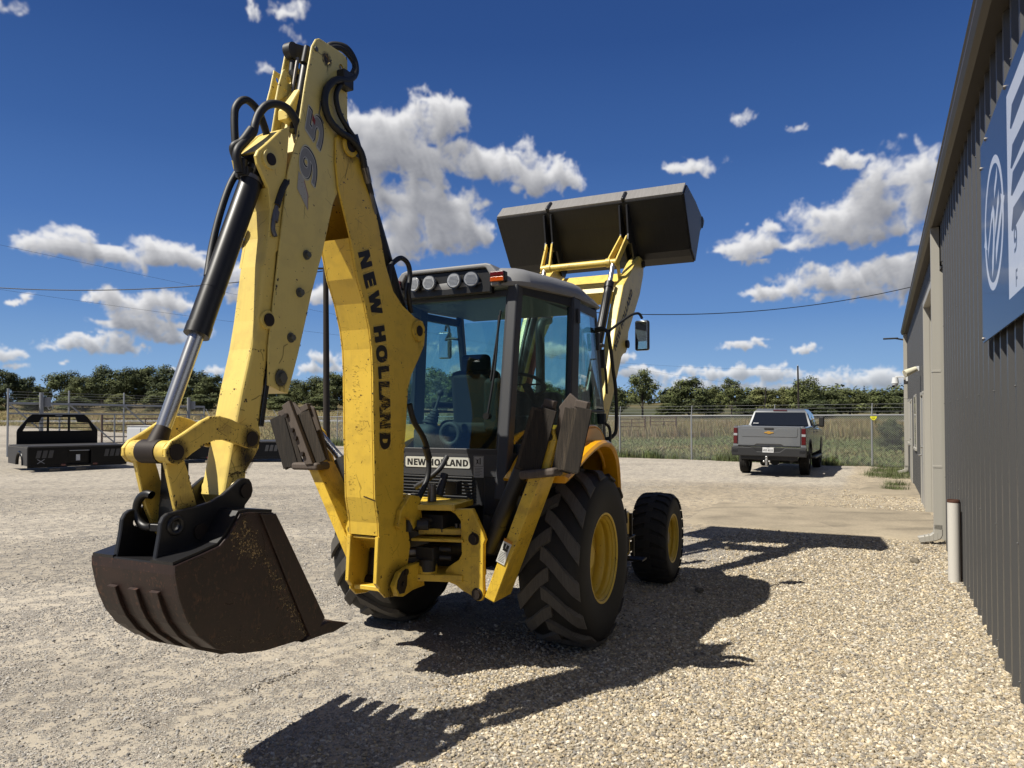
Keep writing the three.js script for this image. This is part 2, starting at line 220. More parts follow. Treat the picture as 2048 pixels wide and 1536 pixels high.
const M = {
  boom: paint(L(0.90, 0.605, 0.062), wearA), boomWorn: paint(L(0.86, 0.575, 0.045), wearB, 0.5), dipper: paint(L(0.87, 0.71, 0.225), wearC, 0.45), dipperWorn: paint(L(0.92, 0.71, 0.18), wearA, 0.45), link: paint(L(0.88, 0.635, 0.12), wearB, 0.5),
  fender: phys({ color: L(0.86, 0.40, 0.002), roughness: 0.35, clearcoat: 0.3, clearcoatRoughness: 0.3, bumpMap: fineBump, bumpScale: 0.0004 }), rim: paint(L(0.84, 0.58, 0.05), wearC, 0.5),
  black: std({ color: L(0.010, 0.010, 0.011), roughness: 0.45, map: steelTex }), blackGloss: phys({ color: L(0.012, 0.012, 0.014), roughness: 0.25, clearcoat: 0.4 }), blackSteel: std({ color: L(0.05, 0.052, 0.06), roughness: 0.5, map: steelTex, metalness: 0.15 }),
  cylBlack: std({ color: L(0.026, 0.027, 0.031), roughness: 0.38, map: steelTex, metalness: 0.2 }), hose: std({ color: L(0.009, 0.009, 0.0095), roughness: 0.55 }), rubber: std({ color: L(0.016, 0.016, 0.017), roughness: 0.75, map: steelTex }), tread: std({ color: L(0.19, 0.188, 0.184), roughness: 0.95, map: steelTex }), treadFront: std({ color: L(0.035, 0.035, 0.037), roughness: 0.8, map: steelTex }),
  chrome: std({ color: L0(0.46, 0.455, 0.44), metalness: 0.9, roughness: 0.27 }), steel: std({ color: L(0.42, 0.42, 0.43), metalness: 0.8, roughness: 0.42, map: steelTex }), pin: std({ color: L(0.05, 0.035, 0.028), roughness: 0.6, metalness: 0.3, map: steelTex }), bolt: std({ color: L(0.14, 0.14, 0.12), roughness: 0.5, metalness: 0.4 }),
  bucket: std({ color: L(0.40, 0.245, 0.205), roughness: 0.5, map: brownTex }), bucketDark: std({ color: L(0.020, 0.021, 0.027), roughness: 0.42, map: steelTex }), loaderBucket: std({ color: L(0.046, 0.049, 0.056), roughness: 0.45, map: steelTex, metalness: 0.25 }), bandSteel: std({ color: L(0.50, 0.51, 0.53), roughness: 0.45, map: steelTex }),
  roof: phys({ color: L(0.26, 0.26, 0.262), roughness: 0.5, bumpMap: fineBump, bumpScale: 0.0003 }), cab: std({ color: L(0.022, 0.023, 0.026), roughness: 0.5 }), cabGrey: std({ color: L(0.043, 0.045, 0.05), roughness: 0.55 }), seat: std({ color: L(0.012, 0.012, 0.012), roughness: 0.8 }), console: std({ color: L(0.05, 0.05, 0.05), roughness: 0.7 }),
  glass: phys({ color: L0(0.74, 0.86, 0.85), transmission: 1, thickness: 0, roughness: 0.0, ior: 1.5 }), darkGlass: phys({ color: L(0.015, 0.017, 0.02), roughness: 0.05, clearcoat: 1, clearcoatRoughness: 0.02 }), lens: phys({ color: L(0.40, 0.41, 0.42), roughness: 0.22, clearcoat: 1, bumpMap: fineBump, bumpScale: 0.001 }),
  red: phys({ color: L(0.10, 0.003, 0.004), roughness: 0.25, clearcoat: 0.4 }), orange: phys({ color: L(0.5, 0.075, 0.004), roughness: 0.2, clearcoat: 0.8 }), redPaint: std({ color: L(0.45, 0.03, 0.02), roughness: 0.5 }), mirror: std({ color: L0(0.85, 0.86, 0.88), metalness: 1, roughness: 0.03 }),
  galv: std({ color: L(0.27, 0.28, 0.29), roughness: 0.5 }), wire: std({ color: L(0.30, 0.31, 0.32), roughness: 0.5 }), white: std({ color: L(0.72, 0.73, 0.73), roughness: 0.45 }), pole: std({ color: L(0.045, 0.034, 0.026), roughness: 0.9, map: steelTex }), rust: std({ color: L(0.13, 0.045, 0.02), roughness: 0.85, map: steelTex }), cable: std({ color: L(0.02, 0.02, 0.022), roughness: 0.6 }), alu: std({ color: L(0.34, 0.35, 0.36), roughness: 0.45, metalness: 0.2 }),
};

// ------------------------------------------------------------------ ground, road, concrete
const hField = (x, z) => { const d = -z - 45; return d <= 0 ? -0.03 : -0.03 + Math.min(7.5, 0.0165 * d + 0.00011 * d * d) + Math.min(1, d / 40) * 0.25 * (fbm(x / 30 + 50, z / 30, 3) - 0.5); };
function gridMesh(us, vs, at, colour) {
  const pos = [], col = [], uv = [], idx = [];
  for (const v of vs) for (const u of us) { const p = at(u, v); pos.push(...p); uv.push(p[0], p[2]); col.push(...colour(p[0], p[2])); }
  const n = us.length; for (let j = 0; j < vs.length - 1; j++) for (let i = 0; i < n - 1; i++) { const a = j * n + i; idx.push(a, a + n, a + 1, a + 1, a + n, a + n + 1); }
  const g = new THREE.BufferGeometry(); g.setAttribute('position', new THREE.Float32BufferAttribute(pos, 3)); g.setAttribute('uv', new THREE.Float32BufferAttribute(uv, 2)); g.setAttribute('color', new THREE.Float32BufferAttribute(col, 3)); g.setIndex(idx); g.computeVertexNormals();
  const nn = g.attributes.normal; if (nn.getY(0) < 0) { for (let k = 0; k < idx.length; k += 3) { const t = idx[k]; idx[k] = idx[k + 1]; idx[k + 1] = t; } g.setIndex(idx); g.computeVertexNormals(); }
  return g;
}
const range = (pts) => { const o = []; for (let k = 0; k < pts.length - 1; k++) { const [a, s] = pts[k], b = pts[k + 1][0], n = Math.max(1, Math.round((b - a) / s)); for (let i = 0; i < n; i++) o.push(a + ((b - a) * i) / n); } o.push(pts[pts.length - 1][0]); return o; };
const grassTex = dataTex(1024, (i, j) => { const n = fbm(i / 22, j / 22, 5, 46.5), m = fbm(i / 4, j / 4, 2), v = 130 + 130 * (n - 0.5) + 120 * (m - 0.5); return [v * 1.02, v, v * 0.85]; }, true, 1 / 6);
// building axes, used for the tan gravel strip along its wall
const BO = [3.125, -4.369], BA = THREE.MathUtils.degToRad(27.49), bu = [Math.sin(BA), -Math.cos(BA)];
const toWall = (x, z) => { const dx = x - BO[0], dz = z - BO[1]; return [dx * bu[0] + dz * bu[1], -(dx * Math.cos(BA) + dz * Math.sin(BA))]; };   // [along, out from the wall]
const fromWall = (t, w) => [BO[0] + t * bu[0] - w * Math.cos(BA), BO[1] + t * bu[1] - w * Math.sin(BA)];
const tanMix = (x, z) => { const [t, w] = toWall(x, z), e = fbm(x * 0.9 + 20, z * 0.9, 3) - 0.5; const strip = 1 - sstep(1.6, 3.6, w + e * 1.8), far = 1 - sstep(10, 12, t); return clamp(strip * Math.max(far, t > 11 && w < 1.6 ? 1 : 0) * (t < 6.2 ? 1 : t > 9.6 ? 1 : 0.8)); };
const dirtMix = (x, z) => { const [t, w] = toWall(x, z), e = fbm(x * 0.35 + 5, z * 0.7 + 8, 4) - 0.5; return sstep(4.6, 6.2, t + e * 1.5) * (1 - sstep(11.5, 15.5, t + e * 3)) * sstep(-1, 0.5, w) * (1 - sstep(5.5, 8.5, w + e * 3)); };
{
  const us = range([[-700, 60], [-200, 12], [-60, 5], [60, 12], [200, 60], [700, 60]]), vs = range([[-900, 60], [-300, 15], [-160, 5], [-20, 10], [60, 60], [300, 60]]);
  const g = gridMesh(us, vs, (x, z) => [x, hField(x, z), z], (x, z) => {
    const d = -z, n = fbm(x / 9, z / 14, 4), right = sstep(-12, 0, x), gold = clamp(sstep(0.35, 0.6, n + (right > 0.5 ? -0.3 : 0.15) + sstep(50, 60, d) * 0.35 - sstep(80, 100, d) * right * 0.2));
    return [lerp(0.115, 0.30, gold), lerp(0.135, 0.235, gold), lerp(0.055, 0.085, gold)];
  });
  const f = new THREE.Mesh(g, std({ vertexColors: true, map: grassTex, color: L(1.7, 1.7, 1.7), roughness: 1 })); f.name = 'field'; f.receiveShadow = true; scene.add(f); tag(f, 'wide field of dry gold and green grass beyond the fence', null, null, 'structure');
}
// stones: Voronoi cells, toroidal
function stoneTex(W, cells, dustAmt, palette, sd) {
  seed = sd; const px = [], N = cells; for (let k = 0; k < N * N; k++) px.push([rnd(), rnd(), rnd(), rnd(), rnd()]);
  const col = new Uint8Array(W * W * 4), bmp = new Uint8Array(W * W * 4), s = N / W;
  for (let j = 0; j < W; j++) for (let i = 0; i < W; i++) {
    const x = i * s, y = j * s, cx = Math.floor(x), cy = Math.floor(y); let f1 = 9, f2 = 9, id = null;
    for (let b = -1; b <= 1; b++) for (let a = -1; a <= 1; a++) { const p = px[(((cy + b) % N) + N) % N * N + (((cx + a) % N) + N) % N], dx = cx + a + p[0] - x, dy = cy + b + p[1] - y, d = Math.sqrt(dx * dx * (0.7 + p[3]) + dy * dy * (1.5 - p[3] * 0.8)); if (d < f1) { f2 = f1; f1 = d; id = p; } else if (d < f2) f2 = d; }
    const dust = sstep(0.45, 0.62, fbm(x / 7, y / 7, 4, N / 7) * 0.75 + dustAmt * 0.35 + (id[2] - 0.5) * 0.25), edge = f2 - f1, h = Math.min(1, edge * 2.6) * (0.45 + 0.55 * id[2]) * (1 - dust * 0.75) + dust * 0.30 + 0.04 * vnoise(i / 2, j / 2);
    const c = palette[Math.floor(id[4] * palette.length)], br = 0.88 + 0.24 * id[3] + 0.12 * (vnoise(i / 3, j / 3) - 0.5), gap = lerp(0.64, 1, Math.min(1, edge * 5 + dust)), o = (j * W + i) * 4, dc = [190, 182, 168];
    for (let k = 0; k < 3; k++) { col[o + k] = clamp(lerp(c[k] * br, dc[k] * (0.93 + 0.14 * vnoise(i / 2 + 40, j / 2)), dust * 0.85) * gap, 0, 255); bmp[o + k] = clamp(h * 255, 0, 255); }
    col[o + 3] = bmp[o + 3] = 255;
  }
  return [col, bmp].map((d, k) => { const t = new THREE.DataTexture(d, W, W); t.wrapS = t.wrapT = THREE.RepeatWrapping; t.magFilter = THREE.LinearFilter; if (!k) t.colorSpace = THREE.SRGBColorSpace; t.repeat.set(1 / 2.2, 1 / 2.2); t.needsUpdate = true; return t; });
}
const greyPal = [[178, 173, 165], [166, 162, 156], [190, 185, 176], [154, 150, 146], [198, 191, 180], [172, 163, 152]], tanPal = [[208, 195, 168], [194, 178, 150], [224, 214, 194], [180, 164, 138], [174, 168, 158], [202, 184, 150], [158, 149, 137], [214, 200, 176]];
const [gravC, gravB] = stoneTex(2048, 210, 0.42, greyPal, 51);
const lotMat = std({ map: gravC, bumpMap: gravB, bumpScale: 0.0045, roughness: 1, vertexColors: true, color: L(0.92, 0.92, 0.92) });
const LD = [0.77, 0.638], LN = [-0.638, 0.77], LP0 = [6.95, -30.1];
const track = (x, z) => { let h = 0; const p = [[-1.9, -4.1, -0.72, -5.9]]; for (const [x0, z0, x1, z1] of p) { const dx = x1 - x0, dz = z1 - z0, l = Math.hypot(dx, dz), u = ((x - x0) * dx + (z - z0) * dz) / (l * l), w = Math.abs((x - x0) * dz - (z - z0) * dx) / l; if (u > -0.1 && u < 1.05) h += 0.022 * Math.exp(-(((w - 0.02) / 0.035) ** 2)) ; } return h; };
{
  const us = range([[-260, 12], [-60, 2], [-14, 0.5], [-4, 0.12], [26, 0.12], [36, 0.6], [50, 6], [120, 6]]), vs = range([[0, 0.5], [10, 0.3], [18, 0.12], [25, 0.12], [30, 1], [60, 6]]);
  const g = gridMesh(us, vs, (u, v) => { const e = v < 0.4 ? (fbm(u * 0.8, 3, 3) - 0.5) * 1.6 : 0, x = LP0[0] + u * LD[0] + (v + e) * LN[0], z = LP0[1] + u * LD[1] + (v + e) * LN[1]; return [x, hField(x, z) + 0.03 + (Math.hypot(x, z) < 30 ? 0.03 * (fbm(x * 0.6, z * 0.6, 3) - 0.5) * sstep(2.5, 4, Math.hypot(x, z)) : 0) + track(x, z), z]; }, (x, z) => {
    const n = fbm(x * 0.5 + 90, z * 0.9, 5), m = fbm(x * 0.12, z * 0.4 + 17, 4), t = tanMix(x, z), d = dirtMix(x, z), b = 0.82 + 0.34 * (n - 0.5) + 0.3 * (m - 0.5);
    const c = [lerp(0.82, 0.90, t), lerp(0.785, 0.82, t), lerp(0.725, 0.68, t)], k = [0.83, 0.745, 0.60];
    const lane = 0.10 * sstep(0.45, 0.6, fbm(x * 0.05 + 3, z * 0.35 + 60, 4)) * (1 - t);
    return c.map((v, i) => (lerp(v, k[i], d * 0.85) * b + lane) * 1.36);
  });
  const f = new THREE.Mesh(g, lotMat); f.name = 'gravel_lot'; f.receiveShadow = true; scene.add(f); tag(f, 'open yard of compacted grey gravel and dust', null, null, 'structure');
}
{ // far road
  const g = gridMesh(range([[-500, 20], [150, 20]]), [-106, -102, -98, -96], (x, z) => [x, hField(x, z) + 0.12, z], () => [0.2, 0.2, 0.205]);
  const f = new THREE.Mesh(g, std({ vertexColors: true, roughness: 0.9 })); f.name = 'road'; scene.add(f); tag(f, 'grey asphalt road running across behind the gate', null, null, 'structure');
}
const concTex = dataTex(1024, (i, j) => { const n = fbm(i / 120, j / 120, 6), m = fbm(i / 5, j / 5, 3), s = sstep(0.5, 0.75, fbm(i / 200 + 3, j / 60 + 5, 4)), v = 205 + 60 * (n - 0.5) + 34 * (m - 0.5) - 26 * s; return [v, v * 0.955, v * 0.87]; }, true, 1 / 5);
const concMat = std({ map: concTex, color: L(0.55, 0.51, 0.445), roughness: 0.95, bumpMap: fineBump, bumpScale: 0.002 });
function wallSheet(name, t0, t1, w0, w1, y, rough, label) {
  const nu = 60, nv = 40, g = gridMesh(Array.from({ length: nu + 1 }, (_, i) => i / nu), Array.from({ length: nv + 1 }, (_, i) => i / nv), (u, v) => { const e = rough * (fbm(u * 9 + t0, v * 5, 3) - 0.5), [x, z] = fromWall(lerp(t0, t1, u) + e * (u === 0 || u === 1 ? 1 : 0), lerp(w0, w1, v) + e * (v === 1 ? 2 : 0)); const ed = Math.min(u, 1 - u) * (t1 - t0), ew = Math.min(v > 0.5 ? 1 - v : 1, 1) * (w1 - w0); return [x, y - 0.05 * (1 - sstep(0.0, 0.22, ed)) - 0.05 * (1 - sstep(0, 0.3, ew)), z]; }, () => [1, 1, 1]);
  const f = new THREE.Mesh(g, concMat); f.name = name; f.receiveShadow = true; scene.add(f); tag(f, label, null, null, 'structure');
}
wallSheet('concrete_apron', 6.05, 9.75, 0.0, 3.9, 0.018, 0.34, 'dusty concrete apron in front of the tall overhead door');
wallSheet('concrete_slab', 12.4, 15.9, 0.0, 1.35, 0.035, 0.05, 'pale concrete landing by the far door of the building');

// loose stones, real geometry near the viewer
{
  const stone = (() => { const g = new THREE.IcosahedronGeometry(1, 1), p = g.attributes.position, key = new Map(); seed = 99; for (let i = 0; i < p.count; i++) { const k = [p.getX(i), p.getY(i), p.getZ(i)].map((v) => v.toFixed(3)).join(); if (!key.has(k)) key.set(k, rr(0.72, 1.18)); const s = key.get(k); p.setXYZ(i, p.getX(i) * s, p.getY(i) * s, p.getZ(i) * s); } g.computeVertexNormals(); return g; })();
  const stoneLow = (() => { const g = new THREE.IcosahedronGeometry(1, 0), p = g.attributes.position, key = new Map(); for (let i = 0; i < p.count; i++) { const k = [p.getX(i), p.getY(i), p.getZ(i)].map((v) => v.toFixed(3)).join(); if (!key.has(k)) key.set(k, rr(0.75, 1.2)); const s = key.get(k); p.setXYZ(i, p.getX(i) * s, p.getY(i) * s, p.getZ(i) * s); } g.computeVertexNormals(); return g; })();
  const tanL = [], greyL = []; seed = 4242;
  const rings = [[2.6, 5.2, 6200], [5.2, 8, 3400], [8, 12, 1500], [12, 19, 420]];
  for (const [a, b, dens] of rings) {
    const ang = 0.86, area = ang * (b * b - a * a), n = Math.floor(area * dens);
    for (let k = 0; k < n; k++) {
      const r = Math.sqrt(lerp(a * a, b * b, rnd())), th = rr(-ang, ang), x = Math.sin(th) * r, z = -Math.cos(th) * r, [t, w] = toWall(x, z); if (w < 0.0) continue;
      const tm = tanMix(x, z), dm = dirtMix(x, z), pick = rnd(), patch = fbm(x * 1.1 + 60, z * 1.3, 3), f = b > 9 ? 1.25 : b > 6 ? 1.08 : 1;
      if (t > 6 && t < 9.8 && w < 3.9 && rnd() > 0.10 + 0.5 * sstep(9.3, 9.75, t) + 0.5 * (1 - sstep(6.05, 6.7, t)) + 0.4 * sstep(3.2, 3.9, w) + 0.5 * (w < 0.35 ? 1 : 0)) continue;
      if (t > 12.3 && t < 16 && w < 1.4) continue; if (rnd() < dm * (t > 9.7 && t < 12.4 && w < 1.5 ? 0.15 : 0.72)) continue;
      if (pick < tm) tanL.push([x, z, rr(0.0055, 0.0125) * f * (rnd() < 0.06 ? 1.5 : 1)]);
      else if (rnd() < 0.22 + 0.45 * sstep(0.42, 0.62, patch)) greyL.push([x, z, rr(0.0035, 0.0085) * f * (rnd() < 0.05 ? 1.8 : 1)]);
    }
  }
  const build = (name, list, pal, geo, label, sink) => {
    const im = new THREE.InstancedMesh(geo, std({ color: L(1.0, 1.0, 1.0), roughness: 0.95 }), list.length), m = new THREE.Matrix4(), q = new THREE.Quaternion(), e = new THREE.Euler(), c = new THREE.Color();
    list.forEach(([x, z, s], i) => {
      e.set(rr(-0.5, 0.5), rr(0, 6.28), rr(-0.5, 0.5)); q.setFromEuler(e); const h = s * rr(0.32, 0.75), y0 = hField(x, z) + 0.03 + 0.03 * (fbm(x * 0.6, z * 0.6, 3) - 0.5) * sstep(2.5, 4, Math.hypot(x, z)) + track(x, z);
      m.compose(new THREE.Vector3(x, y0 + h * sink, z), q, new THREE.Vector3(s * rr(0.85, 1.6), h, s * rr(0.65, 1.15))); im.setMatrixAt(i, m);
      const p = pal[Math.floor(rnd() * pal.length)], b = name === 'tan_gravel' ? rr(0.74, 1.1) : rr(0.84, 1.08); c.setRGB(p[0] / 255 * b, p[1] / 255 * b, p[2] / 255 * b, THREE.SRGBColorSpace); c.multiplyScalar(name === 'tan_gravel' ? 1.0 : 0.98); im.setColorAt(i, c);
    });
    im.name = name; im.castShadow = im.receiveShadow = true; scene.add(im); tag(im, label, null, null, 'stuff');
  };
  build('tan_gravel', tanL, tanPal, stoneLow, 'loose tan river gravel along the dark metal wall', 0.55);
  build('grey_gravel', greyL, greyPal, stoneLow, 'loose grey crushed stone scattered over the yard', 0.35);
  console.log('stones', tanL.length, greyL.length);
  seed = 31; // a few single rocks
  const rockM = std({ color: L(0.30, 0.28, 0.25), roughness: 0.95, map: concTex });
  for (const [t, w, s, label] of [[4.35, 0.42, 0.07, 'fist-sized grey rock lying in the tan gravel near the bollard'], [4.2, 2.55, 0.045, 'small pale rock lying alone in the tan gravel strip'], [1.75, 2.36, 0.05, 'thin grey stone lying flat where grey and tan gravel meet']]) { const [x, z] = fromWall(t, w), r = mesh('rock', ready(stone.clone().scale(s * 1.3, s * 0.6, s * 0.8).rotateY(t)), rockM); r.position.set(x, 0.02, z); tag(r, label, 'rock'); }
}

// ------------------------------------------------------------------ backhoe loader (x right, y up, z towards its rear)
const label = (w, h, draw) => std({ color: L(1, 1, 1), map: canvasTex(w, h, draw), roughness: 0.5 });
const decal = (w, h, draw) => std({ color: L(1, 1, 1), map: canvasTex(w, h, draw), transparent: true, roughness: 0.55, side: THREE.DoubleSide });
const sheetX = (x, z0, z1, y0, y1) => { const g = quad([x, y0, z1], [x, y0, z0], [x, y1, z0], [x, y1, z1]); return g; };   // u runs from z1 to z0, seen from +x
function wearSheet(parent, x, pts, o = {}) {   // chips, scratches and grease on one flat face, outlined like that face
  const zs = pts.map((p) => p[0]), ys = pts.map((p) => p[1]), z0 = Math.min(...zs), z1 = Math.max(...zs), y0 = Math.min(...ys), y1 = Math.max(...ys), ppm = o.ppm || 560, W = Math.round((z1 - z0) * ppm), H = Math.round((y1 - y0) * ppm);
  const s = new THREE.Shape(pts.map(([z, y]) => new THREE.Vector2(-z, y))), g = new THREE.ShapeGeometry(s).rotateY(Math.PI / 2).translate(x, 0, 0).toNonIndexed(), p = g.attributes.position, uv = g.attributes.uv;
  for (let i = 0; i < p.count; i++) uv.setXY(i, (z1 - p.getZ(i)) / (z1 - z0), (p.getY(i) - y0) / (y1 - y0));
  const m = decal(W, H, (c) => {
    seed = o.seed || 1; const P = (z, y) => [(z1 - z) * ppm, (y1 - y) * ppm], cols = o.cols || ['#20130b', '#2e1b10', '#3d2415', '#170e08'];
    const blob = (px, py, r) => { c.fillStyle = cols[Math.floor(rnd() * cols.length)]; c.beginPath(); for (let k = 0; k < 8; k++) { const a = k / 8 * 6.283, q = r * rr(0.4, 1.3); k ? c.lineTo(px + Math.cos(a) * q, py + Math.sin(a) * q) : c.moveTo(px, py + q); } c.fill(); };
    for (const [z, y, r] of o.pins || []) { const [px, py] = P(z, y), R = r * ppm, gr = c.createRadialGradient(px, py, R * 0.4, px, py, R * 1.9); gr.addColorStop(0, 'rgba(20,12,6,0.85)'); gr.addColorStop(0.5, 'rgba(35,22,10,0.4)'); gr.addColorStop(1, 'rgba(40,26,12,0)'); c.fillStyle = gr; c.fillRect(px - R * 2, py - R * 2, R * 4, R * 4); for (let k = 0; k < 60; k++) { const a = rr(0, 6.28), q = R * rr(0.7, 1.6); blob(px + Math.cos(a) * q, py + Math.sin(a) * q, rr(0.6, 2.6)); } c.strokeStyle = 'rgba(30,18,8,0.35)'; for (let k = 0; k < 5; k++) { c.lineWidth = rr(1, 3); c.beginPath(); c.moveTo(px + rr(-R, R), py + R * 0.5); c.lineTo(px + rr(-R, R), py + R * rr(1.5, 4)); c.stroke(); } }
    const n = pts.length; for (let i = 0; i < n; i++) { const a = pts[i], b = pts[(i + 1) % n], len = Math.hypot(b[0] - a[0], b[1] - a[1]), m2 = len * (o.edge || 60); for (let k = 0; k < m2; k++) { const t = rnd(), cl = fbm(i * 3.1 + t * len * 9, o.seed || 1, 3); if (cl < 0.5) continue; const [px, py] = P(lerp(a[0], b[0], t), lerp(a[1], b[1], t)); blob(px + rr(-4, 4) * (cl > 0.62 ? 1.6 : 0.8), py + rr(-4, 4), rr(0.8, cl > 0.62 ? 5 : 2.6)); } }
    for (let k = 0; k < (o.scratch ?? 26); k++) { let px = rnd() * W, py = rnd() * H; c.strokeStyle = `rgba(48,30,14,${rr(0.3, 0.85)})`; c.lineWidth = rr(0.7, 2); c.beginPath(); c.moveTo(px, py); const a = rr(0, 6.28); for (let q = 0; q < 4; q++) { px += Math.cos(a + rr(-0.5, 0.5)) * rr(4, 26); py += Math.sin(a + rr(-0.5, 0.5)) * rr(4, 26); c.lineTo(px, py); } c.stroke(); }
    for (const [za, ya, zb, yb, w, cnt, col] of o.bands || []) { for (let k = 0; k < cnt; k++) { const t = rnd(), [px, py] = P(lerp(za, zb, t) + rr(-w, w) * rnd(), lerp(ya, yb, t) + rr(-w, w) * rnd()); c.fillStyle = col; c.globalAlpha = rr(0.3, 0.9); c.beginPath(); c.arc(px, py, rr(0.6, 2.6), 0, 7); c.fill(); c.globalAlpha = 1; } }
  });
  return mesh('worn_paint', [g], m, parent, true);
}
{
  const T = thing('backhoe_loader', 'worn yellow backhoe loader seen from behind, digging arm folded, front bucket raised', 'backhoe', [-0.342, 0, -5.87], -THREE.MathUtils.degToRad(25.3));
  // --- boom
  const rear = [[1.43, 0.956], [1.433, 1.036], [1.471, 1.198], [1.49, 1.63], [1.499, 2.0], [1.51, 2.14], [1.534, 2.262], [1.588, 2.417], [1.66, 2.56], [1.732, 2.79], [1.846, 3.059], [1.87, 3.2]];
  const bfront = [[1.87, 3.35], [1.832, 3.389], [1.79, 3.41], [1.749, 3.417], [1.71, 3.405], [1.69, 3.37], [1.678, 3.301], [1.604, 3.304], [1.51, 3.097], [1.435, 2.899], [1.37, 2.697], [1.283, 2.542], [1.175, 2.462], [1.026, 2.402], [0.925, 2.385], [0.897, 2.35], [0.89, 2.309], [0.906, 2.214], [0.981, 2.109], [1.062, 2.004], [1.109, 1.896], [1.132, 1.625], [1.15, 1.491], [1.159, 1.177], [1.12, 1.05], [1.073, 0.839], [1.109, 0.697], [1.15, 0.58], [1.254, 0.536], [1.36, 0.55], [1.42, 0.6]];
  const prof = [...rear, ...bfront];
  const boom = mesh('boom', [plateZY(prof, 0.107, 0.122), plateZY(prof, -0.122, -0.107), stripZY(rear.slice(0, 10), 0.014, -0.107, 0.107), stripZY([[1.105, 1.896], [1.127, 1.625], [1.154, 1.177], [1.12, 1.06]], 0.014, -0.107, 0.107), stripZY([[1.5, 3.09], [1.43, 2.899], [1.365, 2.697], [1.28, 2.537]], 0.014, -0.107, 0.107),
    stripZY([[1.415, 0.945], [1.3, 0.90], [1.2, 0.80]], 0.012, -0.107, 0.107), plateZY([[1.42, 0.62], [1.46, 0.66], [1.44, 0.95], [1.41, 0.95]], 0.095, 0.124), plateZY([[1.42, 0.62], [1.46, 0.66], [1.44, 0.95], [1.41, 0.95]], -0.124, -0.095), box(0, 0.61, 1.36, 0.2, 0.03, 0.08)], M.boom, T);
  for (const s of [-1, 1]) for (const [y, z, r] of [[2.311, 0.987, 0.075], [3.345, 1.745, 0.07]]) mesh('pin_boss', [cyl([s * 0.12, y, z], [s * 0.134, y, z], r, r * 0.94, 28)], M.boomWorn, boom);
  for (const [z, y, r] of [[0.987, 2.311, 0.037], [1.745, 3.345, 0.042]]) mesh('pin', [cyl([-0.139, y, z], [0.139, y, z], r)], M.pin, boom);
  mesh('grab_eye', [box(0.128, 1.52, 1.18, 0.012, 0.03, 0.05)], M.boom, boom);
  { // lettering down the right face
    const z0 = 1.08, z1 = 1.76, y0 = 1.42, y1 = 2.8, W = 768, H = Math.round(W * (y1 - y0) / (z1 - z0));
    const pos = [['N', 1.587, 2.689], ['E', 1.541, 2.572], ['W', 1.482, 2.433], ['H', 1.433, 2.242], ['O', 1.411, 2.116], ['L', 1.389, 2.004], ['L', 1.383, 1.905], ['A', 1.376, 1.802], ['N', 1.37, 1.689], ['D', 1.372, 1.56]];
    const m = decal(W, H, (c) => {
      seed = 8; const k = W / (z1 - z0), P = (z, y) => [(z1 - z) * k, (y1 - y) * k];
      pos.forEach(([ch, z, y], i) => {
        const [px, py] = P(z, y), nx = pos[Math.min(i + 1, 9)], pv = pos[Math.max(i - 1, 0)], a = Math.atan2((pv[1] - nx[1]) * 1, pv[2] - nx[2]), wide = { W: 0.140, H: 0.118, O: 0.118, N: 0.118, D: 0.118, A: 0.112, E: 0.10, L: 0.088 }[ch];
        c.save(); c.translate(px, py); c.rotate(Math.PI / 2 - a);
        c.fillStyle = 'rgba(238,214,120,0.30)'; c.fillRect(-wide * k / 2 - 2, -0.060 * k, wide * k + 4, 0.124 * k);
        c.font = `bold ${0.15 * k}px sans-serif`; c.textAlign = 'center'; c.textBaseline = 'middle'; const tw = c.measureText(ch).width; c.scale((wide * 0.98 * k) / tw, 1.0);
        c.lineWidth = 15; c.strokeStyle = '#17120c'; c.lineJoin = 'round'; c.strokeText(ch, 0, 4); c.fillStyle = '#17120c'; c.fillText(ch, 0, 4); c.restore();
      });
      c.globalCompositeOperation = 'destination-out';   // worn away towards the bottom
      for (let q = 0; q < 420; q++) { const f = rnd(), [px, py] = P(1.32 + rnd() * 0.11, lerp(2.15, 1.6, Math.sqrt(f))); c.fillStyle = `rgba(0,0,0,${rr(0.3, 0.95)})`; c.fillRect(px, py, rr(3, 46), rr(1.5, 5)); }
    });
    mesh('lettering', [sheetX(0.1245, z0, z1, y0, y1)], m, boom, true);
  }
  mesh('boom_cylinder', [cyl([-0.06, 0.66, 1.24], [-0.06, 1.0, 1.2], 0.04), cyl([0.03, 0.62, 1.3], [0.03, 0.95, 1.2], 0.045), box(0, 0.78, 1.15, 0.2, 0.36, 0.05), tube([[0.06, 0.62, 1.34], [0.07, 0.72, 1.36], [0.06, 0.84, 1.33], [0.04, 0.95, 1.25]], 0.018)], M.hose, T);
  wearSheet(boom, 0.1232, prof, { seed: 71, edge: 70, scratch: 34, pins: [[0.987, 2.311, 0.05], [1.745, 3.345, 0.06], [1.238, 0.616, 0.09]] });
  { // the lit rear face: chips along both edges, scraped patches
    const pl = [[1.4345, 1.036], [1.4725, 1.198], [1.4915, 1.63], [1.5005, 2.0], [1.5115, 2.14], [1.5355, 2.262], [1.5895, 2.417], [1.6615, 2.56], [1.7335, 2.79]], pos = [], uv = []; let u = 0; const tot = 1.85;
    for (let i = 0; i < pl.length - 1; i++) { const [za, ya] = pl[i], [zb, yb] = pl[i + 1], l = Math.hypot(zb - za, yb - ya), q = [[-0.12, ya, za, 0, u], [0.12, ya, za, 1, u], [0.12, yb, zb, 1, u + l / tot], [-0.12, yb, zb, 0, u + l / tot]]; for (const k of [0, 1, 2, 0, 2, 3]) { pos.push(q[k][0], q[k][1], q[k][2]); uv.push(q[k][3], q[k][4]); } u += l / tot; }
